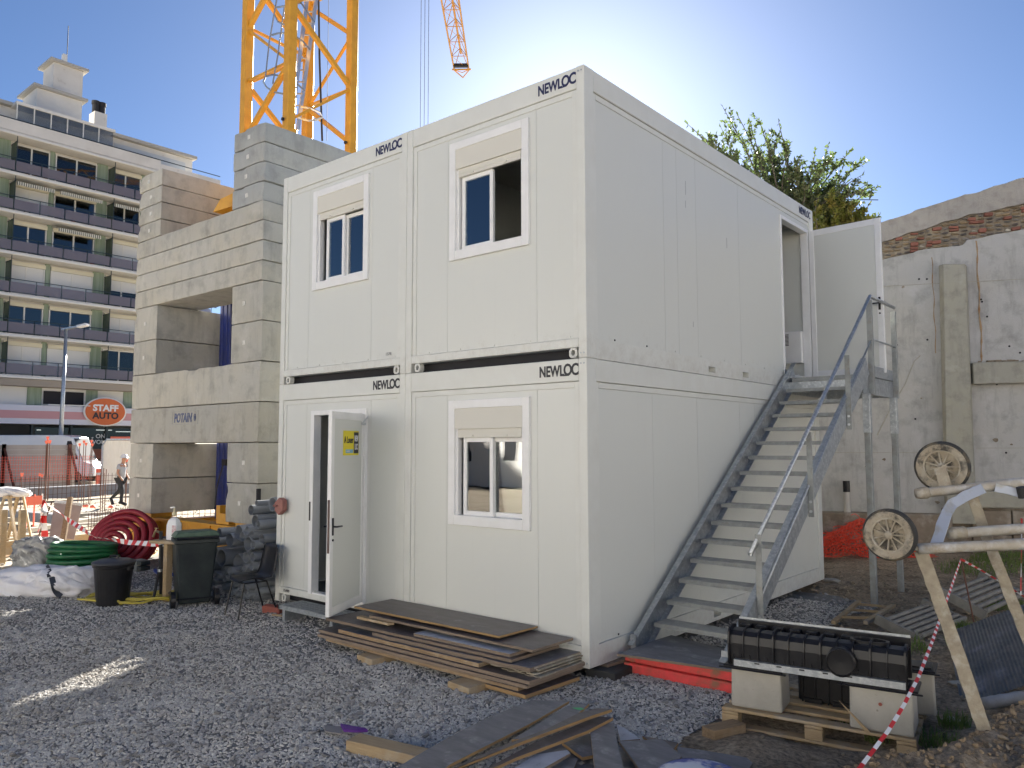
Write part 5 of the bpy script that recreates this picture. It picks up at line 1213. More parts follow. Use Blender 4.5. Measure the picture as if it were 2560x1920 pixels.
# ---------------------------------------------------------------- pipe stack
def C5(x,y): return ((400+x/4.878)/KQ,(1220+y/4.878)/KQ)
PIPES=[(1345,200,180),(1110,270,130),(1190,185,70),(1175,400,150),(1220,445,110),(1130,575,110),(1060,520,110),(1150,690,110),(1085,680,185),(1000,598,110),(930,545,190),(820,640,175),(760,540,110),(630,655,120),(640,790,135),(588,940,150),(770,850,220),(925,910,215),(1020,850,140),(1150,840,115),(1130,950,110),(1030,975,100),(755,1010,105),(600,1050,70),(665,1060,85),(715,1085,88),(625,1130,82),(665,1150,85),(810,1105,85),(780,1205,92),(885,1180,76),(950,1175,68),(985,1212,86),(1110,1190,96),(1042,1180,76),(900,1267,82),(940,1297,76),(985,1325,92),(1075,1312,85),(1035,1290,76),(860,1252,76),(1095,1385,70),(930,1080,100),(1000,1100,90),(880,1010,100),(1180,1270,100),(1210,1080,110),(1240,930,120),(1260,780,120),(1265,620,120)]
PIPES.sort(key=lambda p:p[1])
for i,(a,b,d) in enumerate(PIPES):
    u,v=C5(a,b);yy=.12
    c=py(u,v,yy);dep=(c-CAM).dot(F_);r=d/4.878/1953.986*dep/2*.97
    if c.z-r<gzf(c.x,c.y): c.z=gzf(c.x,c.y)+r+.005
    if c.x+r>-4.885: c.x=-4.89-r
    c.y+=random.uniform(-.05,.05)
    L=random.uniform(2.6,3.4)
    m=MB().hollow((0,0,0),(random.uniform(-.01,.01),L,0),r,max(.004,r*.07),20)
    size='wide' if d>165 else 'medium' if d>115 else 'slim'
    if d in(135,140,150,110) and i%3==0: m.hollow((0,-.002,0),(0,.1,0),r+.004,.004,20)
    o=m.build('drain_pipe',GREYP,smooth=False,bevel=0);o.data.shade_smooth()
    try:o.data.set_sharp_from_angle(angle=.7)
    except Exception:pass
    o.location=c;tag(o,f"{size} grey drain pipe with the {'highest' if i==0 else ordn(i)+' highest' if i<len(PIPES)-1 else 'lowest'} open end in the stack beside the cabin",'pipe','grey drain pipes stacked between cabin and ballast')
t=thing('pipe_rack','dark low rack of timbers and posts holding the grey pipe stack','rack',(-5.5,1,-.1))
for x in (-6.95,-4.905): MB().box(x-.02,1.0,-.15,x+.02,1.06,1.3).build('post',DARK,t);MB().box(x-.02,2.0,-.15,x+.02,2.06,1.3).build('post',DARK,t)
for z in (-.13,.35,.7): MB().box(-6.95,1.0,z,-4.9,1.05,z+.03).build('crossbar',DARK,t)
# ---------------------------------------------------------------- wheelie bin
bz=gzf(-6.05,-.35);t=thing('wheelie_bin','dark wheelie bin with a faded green lid in front of the grey pipes','wheelie bin',(-6.24,-.38,bz),-1.94)
m=MB();m.add([(-.2,-.26,.04),(.2,-.26,.04),(.2,.22,.04),(-.2,.22,.04),(-.26,-.31,.86),(.26,-.31,.86),(.26,.33,.86),(-.26,.33,.86)],[(0,3,2,1),(4,5,6,7),(0,1,5,4),(1,2,6,5),(2,3,7,6),(3,0,4,7)]);m.build('body',BIN,t,world=False,bevel=.025,seg=2)
m=MB();m.box(-.28,-.33,.84,.28,.35,.9);m.build('collar',BIN,t,world=False,bevel=.01)
m=MB();m.add([(-.285,-.34,.9),(.285,-.34,.9),(.285,.37,.93),(-.285,.37,.93),(-.24,-.28,.97),(.24,-.28,.97),(.24,.36,1.0),(-.24,.36,1.0)],[(0,3,2,1),(4,5,6,7),(0,1,5,4),(1,2,6,5),(2,3,7,6),(3,0,4,7)]);m.build('lid',GREENM,t,world=False,bevel=.012,seg=2)
for s in (-1,1): MB().tube((s*.24,.24,.11),(s*.3,.24,.11),.11,20).build('wheel',BLK,t,world=False)
MB().tube((-.3,.24,.11),(.3,.24,.11),.012).build('axle',BLK,t,world=False);MB().tube((-.26,.42,.92),(.26,.42,.92),.018).build('handle',BLK,t,world=False)
t['label']=t['label']
# ---------------------------------------------------------------- round bin, hose
q=gp(243,1300,-.12);q.z=gzf(q.x,q.y);t=thing('round_bin','round black plastic bin with a flat lid standing on the yellow hose','bin',q,.4)
MB().lathe([(.001,0),(.19,0),(.2,.02),(.245,.5),(.26,.51),(.265,.56),(.25,.57)],32).build('body',BLK,t,world=False,smooth=False)
MB().lathe([(.27,.545),(.275,.56),(.27,.575),(.2,.6),(.1,.615),(.001,.618)],32).build('lid',mat('dusty_black_lid',(.045,.05,.06),.5,c2=(.03,.03,.035),sc=5),t,world=False,smooth=True)
MB().path([(-.07,0,.61),(-.06,0,.645),(.06,0,.645),(.07,0,.61)],.014).build('lid_handle',BLK,t,world=False)
for s in (-1,1): MB().box(s*.25,-.05,.47,s*.3,.05,.52).build('handle',BLK,t,world=False,bevel=.01)
def coil(name,lab,cat,loc,rot,R,r,turns,mt,jr=.05,jz=.02,seed=1,ell=1,n=22,z0=.0,zs=.0):
    rr=random.Random(seed);P=[]
    for i in range(int(turns*n)+1):
        a=2*math.pi*i/n;k=i/n;tt=math.floor(k)
        rad=R*(1-jr*((k*1.7)%1))+.03*R*math.sin(3*a+seed)
        P.append((rad*math.cos(a)+jr*R*.6*math.sin(k*2.1),ell*(rad*math.sin(a)+jr*R*.7*math.cos(k*1.3)),r+zs*k+jz*abs(math.sin(a*1.5+k*.8))))
    o=MB().path(P,r,8).build(name,mt,smooth=True);o.location=loc;o.rotation_euler=rot;return tag(o,lab,cat)
c=gp(287,1291,-.1);c.z=gzf(c.x,c.y)+.01
coil('garden_hose','coiled yellow hose lying on the gravel under the round black bin','hose',c,(0,0,.72),.62,.0145,6.3,HOSEY,.42,.05,3,ell=.52)
m=MB().box(-.035,-.02,-.01,.035,.02,.03);o=m.build('hose_clamp',mat('brown_clamp',(.12,.09,.06),.6),bevel=.01);o.location=gp(368,1283,-.03);tag(o,'small brown clamp holding the yellow hose turns together','clamp')
# grey connector right of the bin
t=thing('pump_connector','grey plastic machine part half hidden behind the round black bin','connector',gp(300,1245,-.05))
c=gp(305,1235,.02);m=MB();m.box(c.x-.2,c.y-.08,.02,c.x+.02,c.y+.1,.2);m.build('housing',mat('mid_grey_plastic',(.17,.18,.17),.5),t,bevel=.03,seg=2)
for i in range(3):
    for j in range(2): MB().box(c.x+.03+i*.05,c.y-.09,.06+j*.08,c.x+.07+i*.05,c.y+.06,.12+j*.08).build('terminal',BIN,t,bevel=.006)
# white bag
def blob(name,lab,cat,loc,rz,sx,sy,sz,mt,seed,fold=.12,flat=.0,sub=5,group=None):
    bm=bmesh.new();bmesh.ops.create_icosphere(bm,subdivisions=sub,radius=1)
    P=np.array([v.co[:] for v in bm.verts]);n1=fbm(P[:,0]*1.6+seed,P[:,1]*1.6+P[:,2],4,seed);n2=np.abs(fbm(P[:,0]*3+P[:,2]*2,P[:,1]*3+seed,3,seed+3))
    for v,a,b in zip(bm.verts,n1,n2):
        c=v.co;q=1+a*.5-b*fold*2;zz=c.z*q
        v.co=Vector((math.copysign(abs(c.x)**.8,c.x)*sx*q,math.copysign(abs(c.y)**.8,c.y)*sy*q,max(zz,-.55)*sz+.5*sz))
    me=bpy.data.meshes.new(name);bm.to_mesh(me);bm.free();me.materials.append(mt);me.shade_smooth()
    o=bpy.data.objects.new(name,me);COL.objects.link(o);o.location=loc;o.rotation_euler=(0,0,rz);return tag(o,lab,cat,group)
c=gp(88,1272,-.1);c.z=gzf(c.x,c.y)-.02
t=thing('bulk_bag','large collapsed white woven bulk bag with dark straps at the left edge','bulk bag',c,.55)
o=blob('bag_cloth',None,None,(0,0,0),0,.98,.52,.27,WHITEB,5,.22);o.parent=t
o=blob('bag_fold',None,None,(.45,-.1,.06),.2,.48,.36,.25,WHITEB,9,.3);o.parent=t
from mathutils.bvhtree import BVHTree
_V=[];_F=[]
for o_ in t.children:
    M_=Matrix.LocRotScale(t.location,t.rotation_euler,None)@Matrix.LocRotScale(o_.location,o_.rotation_euler,None);n_=len(_V);_V+=[M_@v.co for v in o_.data.vertices];_F+=[tuple(n_+k for k in p.vertices) for p in o_.data.polygons]
bv=BVHTree.FromPolygons(_V,_F)
for px_ in ([(99,1222),(104,1230),(107,1240),(108,1246)],[(112,1246),(115,1260),(118,1274),(124,1283),(132,1288)]):
    pts=[];P4=[]
    for i in range(len(px_)-1):
        for k in range(3): P4.append((px_[i][0]+(px_[i+1][0]-px_[i][0])*k/3,px_[i][1]+(px_[i+1][1]-px_[i][1])*k/3))
    for a,b in P4+[px_[-1]]:
        h_=bv.ray_cast(CAM,ray(a,b).normalized())[0]
        if h_: pts.append(h_+(CAM-h_).normalized()*.012)
    for _ in range(2): pts=[pts[0]]+[(pts[i-1]+pts[i]*2+pts[i+1])/4 for i in range(1,len(pts)-1)]+[pts[-1]] if len(pts)>2 else pts
    m=MB();w_=.07 if px_[0][0]>90 else .015;nn=(CAM-pts[0]).normalized() if pts else 0;V=[]
    for i,p in enumerate(pts):
        d=(pts[min(i+1,len(pts)-1)]-pts[max(i-1,0)]).normalized();s_=d.cross(nn).normalized()*w_/2;V+=[p-s_,p+s_]
    m.add(V,[(2*i,2*i+1,2*i+3,2*i+2) for i in range(len(pts)-1)])
    if len(pts)>1:
        o_=m.build('strap',STRAP,t);so2=o_.modifiers.new('solid','SOLIDIFY');so2.thickness=.008
# hose coils behind
c=gp(178,1228,-.1);c.z=gzf(c.x,c.y)
t=thing('green_hose_coil','flat coil of green corrugated drainage hose left of the round bin','hose coil',c,.6)
for k in range(5):
    P=[];R=.5-.012*k
    for i in range(40):
        a=2*math.pi*i/40;P.append((R*1.15*math.cos(a)+.02*math.sin(k*2),R*.8*math.sin(a),.14+k*.078+.02*math.sin(a+k)))
    MB().path(P,.042,8,closed=True,wob=lambda i:1+.05*(i%2)).build('hose_turn',HOSEG,t,smooth=True,world=False)
for k in range(3):
    P=[]
    for i in range(36):
        a=2*math.pi*i/36;P.append((.42*math.cos(a),.28*math.sin(a),.12+k*.08))
    MB().path(P,.04,8,closed=True).build('hose_turn',HOSEG,t,smooth=True,world=False)
o=blob('dark_sheet','black sheet bunched under the green hose coil','sheet',c+Vector((-.1,-.15,-.02)),.6,.62,.42,.13,mat('black_sheet',(.03,.035,.05),.5),4,.25)
c=at(262,1163,13.9)
t=thing('red_hose_coil','tall leaning coil of dark red corrugated cable duct','hose coil',c)
ax=((CAM-c).normalized()+R_*-.55+Vector((0,0,.3))).normalized();Mq=ax.to_track_quat('Z','Y').to_matrix().to_4x4();Mq.translation=c
for k in range(6):
    R=.53-.093*k;P=[]
    for i in range(44):
        a=2*math.pi*i/44;P.append(Mq@Vector((R*math.cos(a)*(1.08)-.03*k,R*math.sin(a)*.95-.02*k,.008*k+.01*math.sin(2*a+k))))
    MB().path(P,.05,10,closed=True).build('duct_turn',HOSER,t,smooth=True)
    if k<3:
        for dz in (.085,.17): MB().path([Vector(p)-ax*dz for p in P],.043,8,closed=True).build('duct_turn',HOSER,t,smooth=True)
for a in (.5,2.2,4.1):
    MB().path([Mq@Vector((r_*math.cos(a),r_*math.sin(a),.05)) for r_ in (.12,.3,.45,.6)],.006,4).build('tie_wire',RUST,t)
o=blob('plastic_bag','crumpled translucent plastic bag full of fittings left of the green hose','plastic bag',gp(85,1222,-.12),.7,.5,.34,.36,mat('cloudy_polythene',(.5,.5,.48),.25,c2=(.3,.31,.31),sc=4,trans=.35,c3=(.12,.12,.13),sc3=6,lo3=.58,hi3=.66,bump=.6,bsc=9,bdist=.04),12,.5)
# tap post, table, bottle, crate
g=gp(360,1292,-.1);g=Vector((g.x,g.y,gzf(g.x,g.y)))
t=thing('tap_post','wooden post carrying a black water pipe and a brass tap','tap post',g)
tp=at(366,1162,11.0);MB().box(g.x-.05,g.y-.04,g.z-.02,g.x+.05,g.y+.04,tp.z-.03).build('post',WOODL,t)
MB().path([Vector((g.x-.1,g.y-.03,g.z+.1)),Vector((g.x-.11,g.y-.05,.5)),Vector((g.x-.1,g.y-.06,tp.z+.12))],.025,8).build('water_pipe',RUBBER,t,smooth=True)
MB().path([Vector((g.x+.02,g.y-.25,g.z+.02)),Vector((g.x-.05,g.y-.15,g.z+.1)),Vector((g.x-.11,g.y-.06,g.z+.45))],.02,8).build('water_pipe',RUBBER,t,smooth=True)
m=MB();a=Vector((g.x-.1,g.y-.06,tp.z+.1));m.path([a,a+Vector((-.1,-.03,.02)),a+Vector((-.14,-.04,-.06))],.018);m.beam(a+Vector((-.11,-.03,.06)),a+Vector((-.04,-.03,.06)),.02,.01);m.tube(a+Vector((-.08,-.03,.02)),a+Vector((-.08,-.03,.06)),.01);m.build('tap',mat('dull_brass',(.35,.27,.15),.4,metal=.8),t)
for z in (.25,.62): MB().tube((a.x,a.y,z),(a.x,a.y,z+.04),.032,10).build('pipe_clip',GALV,t)
o=MB().box(-.26,-.13,0,.3,.13,.04).build('wooden_shelf',WOODL,bevel=.005);o.location=Vector((g.x+.08,g.y,tp.z-.03));o.rotation_euler=(0,0,.4);tag(o,'small pale plank on top of the tap post under the white bottle','shelf')
sp=Vector((g.x+.1,g.y+.02,tp.z+.012));t=thing('pump_bottle','white soap canister with a pump dispenser on the small plank','bottle',sp,.5)
k=.82
MB().add([(x*a*k,y*b*k,z) for z,a,b in ((0,1,1),(.2,1,1),(.27,.75,.8),(.31,.25,.35)) for x,y in ((-.1,-.07),(.1,-.07),(.1,.07),(-.1,.07))],[(0,3,2,1)]+[(4*i+j,4*i+(j+1)%4,4*i+4+(j+1)%4,4*i+4+j) for i in range(3) for j in range(4)]+[(12,13,14,15)]).build('body',mat('white_hdpe',(.8,.8,.8),.35),t,world=False,bevel=.015,seg=2)
MB().lathe([(.03,.33),(.03,.37),(.012,.375),(.012,.43),(.001,.43)],12).build('cap',mat('cream_cap',(.7,.62,.4),.4),t,world=False);MB().path([(0,0,.42),(0,0,.44),(-.06,0,.435)],.012).build('pump',PVCW,t,world=False)
MB().box(.01,-.0595,.06,.075,-.058,.2).build('label_sticker',mat('pink_print',(.55,.3,.32),.6,c2=(.7,.65,.65),sc=40),t,world=False)
c=at(372,1190,12.2);t=thing('black_crate','black box with white letters behind the tap post','box',c)
MB().box(c.x-.35,c.y-.02,c.z-.2,c.x+.45,c.y+.3,c.z+.2).build('body',BLK,t,bevel=.02)
text('IFERIO',.12,TW,t,frm((c.x+.05,c.y-.022,c.z+.02),(1,0,0),(0,0,1)),bold=.015)
P=[gp(a,b,-.06) for a,b in ((335,1232),(350,1243),(385,1240),(420,1228),(430,1215))];o=MB().path(P,.03,8).build('blue_hose',mat('blue_hose_pvc',(.02,.07,.35),.4),smooth=True);tag(o,'blue water hose curving on the ground behind the tap post','hose')
# ---------------------------------------------------------------- left edge carpentry
def pbeam(n,lab,cat,a,b,w,h,mt,grp=None):
    a=Vector(a);b=Vector(b);o=MB().beam((0,0,0),b-a,w,h).build(n,mt,bevel=.004);o.location=a;return tag(o,lab,cat,grp)
z0=.1;a=gp(-40,1192,0);b=gp(200,1168,0)
pbeam('formwork_plank','long upright plank edging the site behind the white bag','plank',(a.x,a.y,.02),(b.x,b.y,.02),.05,.26,WOODL)
pbeam('formwork_plank','darker lower plank under the long edging plank at the left','plank',(a.x+.5,a.y-.3,-.1),(b.x-1.5,b.y-.5,-.1),.05,.2,WOOD)
for i,(a_,lab) in enumerate(((44,'square timber stake in front of the long edging plank'),(3,'square timber stake cut by the left picture edge'))):
    p=gp(a_,1212,-.1);pbeam('timber_stake',lab,'stake',(p.x,p.y,-.3),(p.x+.0,p.y,.82),.12,.1,WOODL)
def sawhorse(lab,c,rz,top=.75,w=.9):
    t=thing('trestle',lab,'trestle',c,rz)
    MB().box(-w/2,-.05,top-.06,w/2,.05,top).build('top_beam',WOODL,t,world=False)
    for sx in (-1,1):
        for sy in (-1,1): MB().beam((sx*w*.42,sy*.05,top-.03),(sx*w*.48,sy*.28,0),.07,.04).build('leg',WOODL,t,world=False)
        MB().beam((sx*w*.46,-.2,.25),(sx*w*.46,.2,.25),.05,.03).build('crossbar',WOODL,t,world=False)
    return t
s=gp(25,1175,-.1);sawhorse('wooden trestle with a white sheet over it at the left edge',(s.x,s.y,gzf(s.x,s.y)),2.4,1.15,.7)
o=blob('white_sheet','white crumpled sheet draped over the wooden trestle at the left edge','sheet',(s.x-.35,s.y-.2,gzf(s.x,s.y)+1.12),.6,.75,.3,.13,WHITEB,7,.3)
# site board leaning
c=gp(135,1185,-.1);t=thing('back_of_sign_board','pinkish board with a wooden lath nailed down its back, leaning','board',c)
c0,c1,c2,c3=at(118,1083,15.6),at(178,1090,15.8),at(160,1165,15.2),at(106,1160,15.0)
n=((c1-c0).cross(c3-c0)).normalized()*.02
MB().add([c0,c1,c2,c3,c0+n,c1+n,c2+n,c3+n],[(0,1,2,3),(7,6,5,4),(0,4,5,1),(1,5,6,2),(2,6,7,3),(3,7,4,0)]).build('panel',mat('pinkish_board',(.42,.33,.3),.7,c2=(.36,.28,.25),sc=3),t)
MB().beam(at(152,1075,15.4),at(136,1168,14.9),.1,.05,up=F_).build('lath',WOOD,t);MB().beam(c0,c1,.06,.05).build('top_edge',GALV,t)
MB().beam(at(112,1085,15.3),gp(72,1187,-.1),.02,.02).build('prop',RUST,t)
# barrier post with tape bundle
c=at(95,1082,14.6);g=Vector((c.x,c.y,gzf(c.x,c.y)));o=MB().path([(0,0,-.1),c-g],.014,6).build('rebar_post',RUST);o.location=g;tag(o,'thin bent iron post wrapped in red and white tape at the left','post')
tape('barrier_tape','red and white tape strung from the bent iron post to the tap post','barrier tape',[c,at(150,1125,13.6),at(205,1160,12.6),at(280,1172,11.8),at(352,1176,11.1)],.075,.13,n=120,tw=2.5)
for k,(a,b,l) in enumerate(((97,1160,'long loose tail of red and white tape hanging from the iron post'),(82,1150,'second shorter tape tail hanging at the iron post'),(88,1122,'knotted bunch of tape at the head of the iron post'))):
    tape('tape_tail',l,'tape',[c+Vector((0,0,.0)),at(94+k*2,1105,14.5),at(a,b,14.5)],.12,.14,n=40,tw=4)
# ---------------------------------------------------------------- open site: slabs, rebars, mesh
def sbox(n,lab,cat,p,q,w,h,mt,grp=None,z=-.08):
    a=gp(*p,z);b=gp(*q,z);return pbeam(n,lab,cat,(a.x,a.y,z+h/2),(b.x,b.y,z+h/2),w,h,mt,grp)
PALE=mat('pale_site_concrete',(.5,.46,.38),.85,c2=(.38,.34,.27),sc=2)
GB=mat('blue_grey_concrete',(.24,.26,.29),.85,c2=(.3,.3,.3),sc=2)
sbox('foundation_wall','long low blue-grey foundation wall in front of the hoarding','foundation wall',(-30,1085),(330,1062),.5,.45,GB)
sbox('foundation_wall','pale narrow concrete footing running across the site','footing',(-20,1130),(330,1108),.3,.12,PALE)
sbox('foundation_wall','pale broken footing line just left of the ballast','footing',(60,1150),(280,1112),.2,.1,PALE)
sbox('foundation_wall','grey footing behind the trestle','footing',(-30,1115),(140,1132),.35,.25,GB)
for i,(p,q,l) in enumerate((((185,1120),(300,1098),'upper white plank lying on the sunlit earth'),((215,1112),(262,1128),'short white plank lying crosswise on the sunlit earth'),((165,1135),(250,1130),'lower white plank near the pinkish board'))): sbox('site_plank',l,'plank',p,q,.18,.05,mat('white_plank%s'%('' if i==0 else ''),(.6,.56,.48),.8))
def rebars(lab,a,b,n,h,sp=.12,cap=True,wr=.3):
    p=gp(a,b,-.1);t=thing('rebar_cluster',lab,'rebar',(p.x,p.y,-.1),group='starter bars on the open site')
    r=random.Random(a)
    for i in range(n):
        o=Vector(((i%3)*sp*1.3+r.uniform(-.03,.03),(i//3)*sp*1.6+r.uniform(-.03,.03),0))
        e=o+Vector((r.uniform(-.03,.03),r.uniform(-.03,.03),h*r.uniform(.96,1.03)))
        MB().path([o-Vector((0,0,.1)),e],.014,5).build('bar',RUST,t,world=False)
        if cap: MB().lathe([(.001,.05),(.05,.045),(.045,.0),(.025,-.06),(.001,-.06)],8,Matrix.Translation(e)).build('cap',CAPO,t,world=False)
rebars('tight bundle of tall rusty starter bars with orange caps behind the board',95,1100,4,2.3,.06)
rebars('five tall thin starter bars with orange caps left of the walking worker',168,1085,5,2.2,.22)
rebars('three capless starter bars before the tall thin ones',217,1110,3,1.4,.12,False)
rebars('two capped bars close left of the worker',265,1080,3,1.5,.1)
rebars('lone capped starter bar above the bent iron post',44,1112,1,1.25,.1)
rebars('pair of low starter bars near the middle of the hoarding',82,1085,2,1.0,.15)
def mesh_mat(lab,cat,p,q,z0,z1,step,mt,r=.006):
    a=gp(*p,-.1);b=gp(*q,-.1);L=(b-a).length;d=(b-a).normalized();m=MB();k=int(L/step)
    for i in range(k+1): m.beam(d*(i*step)+Vector((0,0,z0)),d*(i*step)+Vector((0,0,z1)),r,r)
    for j in range(int((z1-z0)/step)+1): m.beam(Vector((0,0,z0+j*step)),d*L+Vector((0,0,z0+j*step)),r,r)
    o=m.build('wire_mesh' if mt is RUST else 'safety_netting',mt);o.location=(a.x,a.y,-.1);return tag(o,lab,cat)
mesh_mat('standing rusty wire mesh in the trench before the hoarding','mesh',(30,1092),(300,1070),.1,1.0,.2,RUST,.012)
mesh_mat('rusty wire mesh standing beside the ballast at the left','mesh',(190,1155),(300,1128),0,.5,.15,RUST,.01)
mesh_mat('wire mesh seen under the ballast between the yellow feet','mesh',(330,1125),(480,1120),0,1.0,.15,RUST,.01)
NETM=mat('red_net_mesh',(.75,.14,.1),.6)
mesh_mat('red plastic safety netting stretched along the foot of the hoarding','netting',(-30,1068),(200,1056),.5,1.65,.12,NETM,.012)
for i,(a,b) in enumerate(((140,1108),(150,1104),(160,1100),(172,1102),(185,1095),(240,1097),(290,1090),(200,1097))):
    o=blob('orange_spacer',f"small orange plastic scrap, {ordn([0,1,2,4,3,7,6,5].index(i) if 0 else [0,1,2,3,4,6,7,5][i])} from the left among the sunlit footings",'scrap',gp(a,b,-.0),i,.09,.06,.06,CAPO,i,.3,sub=2,group='orange scraps on the site')
t=thing('steel_barrier','low orange and white steel barrier behind the trestle','barrier',gp(70,1140,-.1))
a,b=gp(55,1150,-.1),gp(88,1146,-.1);
for p in (a,b,a.lerp(b,.5)): MB().path([p,p+Vector((0,0,.9))],.02,6).build('leg',CAPO if p!=b else PVCW,t)
MB().beam(a+Vector((0,0,.75)),b+Vector((0,0,.75)),.03,.22).build('board',CAPO,t)
# hoarding
HX=[gp(-60,1060,-.1),gp(160,1052,-.1)]
t=thing('site_hoarding','grey ribbed site hoarding with brown raking posts below the van roof','hoarding',HX[0])
d=(HX[1]-HX[0]).normalized();L=(HX[1]-HX[0]).length;HG=mat('grey_hoarding_sheet',(.36,.36,.34),.6,c2=(.3,.3,.28),sc=1)
for j in range(9): MB().beam(HX[0]+Vector((0,0,.12+j*.24)),HX[1]+Vector((0,0,.12+j*.24)),.05,.232).build('sheet_rib',HG,t)
BRN=mat('brown_steel',(.12,.05,.035),.7)
nd=Vector((d.y,-d.x,0))
for u in (.27,.93,.6 if 0 else .27):
    p=HX[0].lerp(HX[1],u)
    MB().beam(p+nd*.1,p+nd*.1+Vector((0,0,2.2)),.14,.14).build('post',BRN,t);MB().beam(p+nd*1.0+d*.3,p+nd*.15+Vector((0,0,2.0)),.08,.08).build('raker',BRN,t);MB().beam(p+nd*.1,p+nd*1.0+d*.3,.06,.06).build('foot',BRN,t)
# white panel of sheeting on the right + orange bollard
p0,p1=gp(218,1058,-.1),gp(345,1052,-.1);WS=mat('white_sheeting',(.8,.78,.74),.45,transl=.4,tcol=(.7,.68,.64),c2=(.72,.68,.62),sc=2,st=(4,4,.6),bump=.5,bsc=3,bdist=.15)
t=thing('sheeted_fence','tall white rippled sheeting fence behind the walking worker','fence',p0)
MB().beam(p0+Vector((0,0,1.2)),p1+Vector((0,0,1.2)),.06,2.3).build('sheet',WS,t)
MB().path([p0,p0+Vector((0,0,2.1)),p0+Vector((.15,.1,2.4)),p1+Vector((0,0,2.42))],.05,6).build('tube_frame',GALV,t)
c=gp(211,1058,-.1);t=thing('warning_beacon','orange and white beacon board at the end of the hoarding','beacon',c)
MB().box(c.x-.15,c.y-.05,c.z,c.x+.15,c.y+.05,c.z+1.0).build('body',CAPO,t);MB().box(c.x-.16,c.y-.06,c.z+.7,c.x+.16,c.y+.06,c.z+.82).build('white_band',PVCW,t)
# vans
def van(lab,c,rz,L=5.6,H=2.55):
    t=thing('white_van',lab,'van',c,rz);w=.98
    prof=[(-L/2,.35),(-L/2,H-.08),(-L/2+.15,H),(L/2-1.9,H),(L/2-1.35,H-.12),(L/2-.75,1.25),(L/2-.1,1.0),(L/2,.8),(L/2,.35)]
    VP=mat('van_white_paint',(.8,.81,.83),.25,coat=.5) if 'van_white_paint' not in bpy.data.materials else bpy.data.materials['van_white_paint']
    M=Matrix(((1,0,0,0),(0,0,1,0),(0,1,0,0),(0,0,0,1)))
    MB().prism(prof,-w,w,M).build('body',VP,t,world=False,bevel=.07,seg=2)
    q=[(L/2-1.75,1.35),(L/2-1.6,H-.35),(L/2-1.38,H-.35),(L/2-.95,1.35)];MB().prism(q,-w-.006,-w,M).build('side_window',DARK,t,world=False)
    MB().add([(L/2-1.3,-.85,H-.2),(L/2-1.3,.85,H-.2),(L/2-.72,.85,1.28),(L/2-.72,-.85,1.28)],[(0,1,2,3)]).build('windscreen',DARK,t,world=False)
    for x in (-L/2+1.1,L/2-1.05):
        for s in (-1,1): MB().tube((x,s*(w+.01),.33),(x,s*(w-.2),.33),.33,20).build('wheel',TYRE,t,world=False)
    MB().box(-1.2,-w-.004,1.9,1.0,-w,1.915).build('roof_seam',HG,t,world=False)
    return t
p=at(40,1080,46);van('white panel van behind the grey hoarding, roof showing above it',(p.x,p.y,-.1),math.atan2(R_.y,R_.x)+.05,9.5,2.75)
# street lamp
b0=at(134,1045,47);top=at(143,708,47);b0.z=-.1;b0.x=top.x-.15;b0.y=top.y
t=thing('street_lamp','tall grey street lamp in front of the apartment block','street lamp',b0)
MB().path([b0,top],.14,10,r2=.09).build('pole',GALV,t,smooth=True)
MB().beam(at(135,712,47),at(188,702,47),.3,.09).build('arm',GALV,t);MB().beam(at(168,706,47),at(190,701,47),.4,.16).build('lamp_head',PVCW,t,bevel=.04)
# ---------------------------------------------------------------- worker
def skinbody(name,joints,edges,mt,parent,sub=2):
    bm=bmesh.new();sk=bm.verts.layers.skin.verify();vs_={}
    for k,(p,r) in joints.items():
        v=bm.verts.new(p);v[sk].radius=(r,r) if not isinstance(r,tuple) else r;vs_[k]=v
    for a,b in edges: bm.edges.new((vs_[a],vs_[b]))
    v0=list(vs_.values())[0];v0[sk].use_root=True
    me=bpy.data.meshes.new(name);bm.to_mesh(me);bm.free();me.materials.append(mt)
    o=bpy.data.objects.new(name,me);COL.objects.link(o);o.parent=parent
    s=o.modifiers.new('skin','SKIN');s.use_smooth_shade=True;u=o.modifiers.new('sub','SUBSURF');u.levels=sub;u.render_levels=sub;return o
SKIN=mat('skin',(.42,.22,.14),.55)
p=gp(259,1091,-.1);t=thing('person','worker in white hard hat, grey T-shirt and dark trousers walking right','person',(p.x,p.y,p.z+.0),math.atan2(R_.y,R_.x)-.15)
J={'pel':((0,0,.93),.12),'waist':((.01,0,1.08),.11),'chest':((.04,0,1.3),(.15,.12)),'neckb':((.05,0,1.45),.06),'neck':((.07,0,1.5),.052),'head':((.1,0,1.6),.085),'crown':((.09,0,1.68),.08),
 'shN':((.03,-.17,1.41),.06),'elN':((.03,-.23,1.13),.045),'wrN':((.18,-.22,.93),.03),'haN':((.24,-.21,.87),.035),'shF':((.03,.17,1.41),.06),'elF':((0,.24,1.13),.045),'wrF':((.14,.23,.93),.03),'haF':((.2,.22,.87),.035),
 'hN':((.01,-.09,.88),.09),'kN':((.14,-.1,.5),.06),'aN':((.1,-.1,.1),.042),'tN':((.26,-.1,.04),.035),'hF':((-.01,.09,.88),.09),'kF':((-.1,.1,.5),.06),'aF':((-.42,.1,.22),.042),'tF':((-.36,.1,.05),.035)}
Eg=[('pel','waist'),('waist','chest'),('chest','neckb'),('neckb','neck'),('neck','head'),('head','crown'),('chest','shN'),('shN','elN'),('elN','wrN'),('wrN','haN'),('chest','shF'),('shF','elF'),('elF','wrF'),('wrF','haF'),('pel','hN'),('hN','kN'),('kN','aN'),('aN','tN'),('pel','hF'),('hF','kF'),('kF','aF'),('aF','tF')]
skinbody('body',J,Eg,SKIN,t)
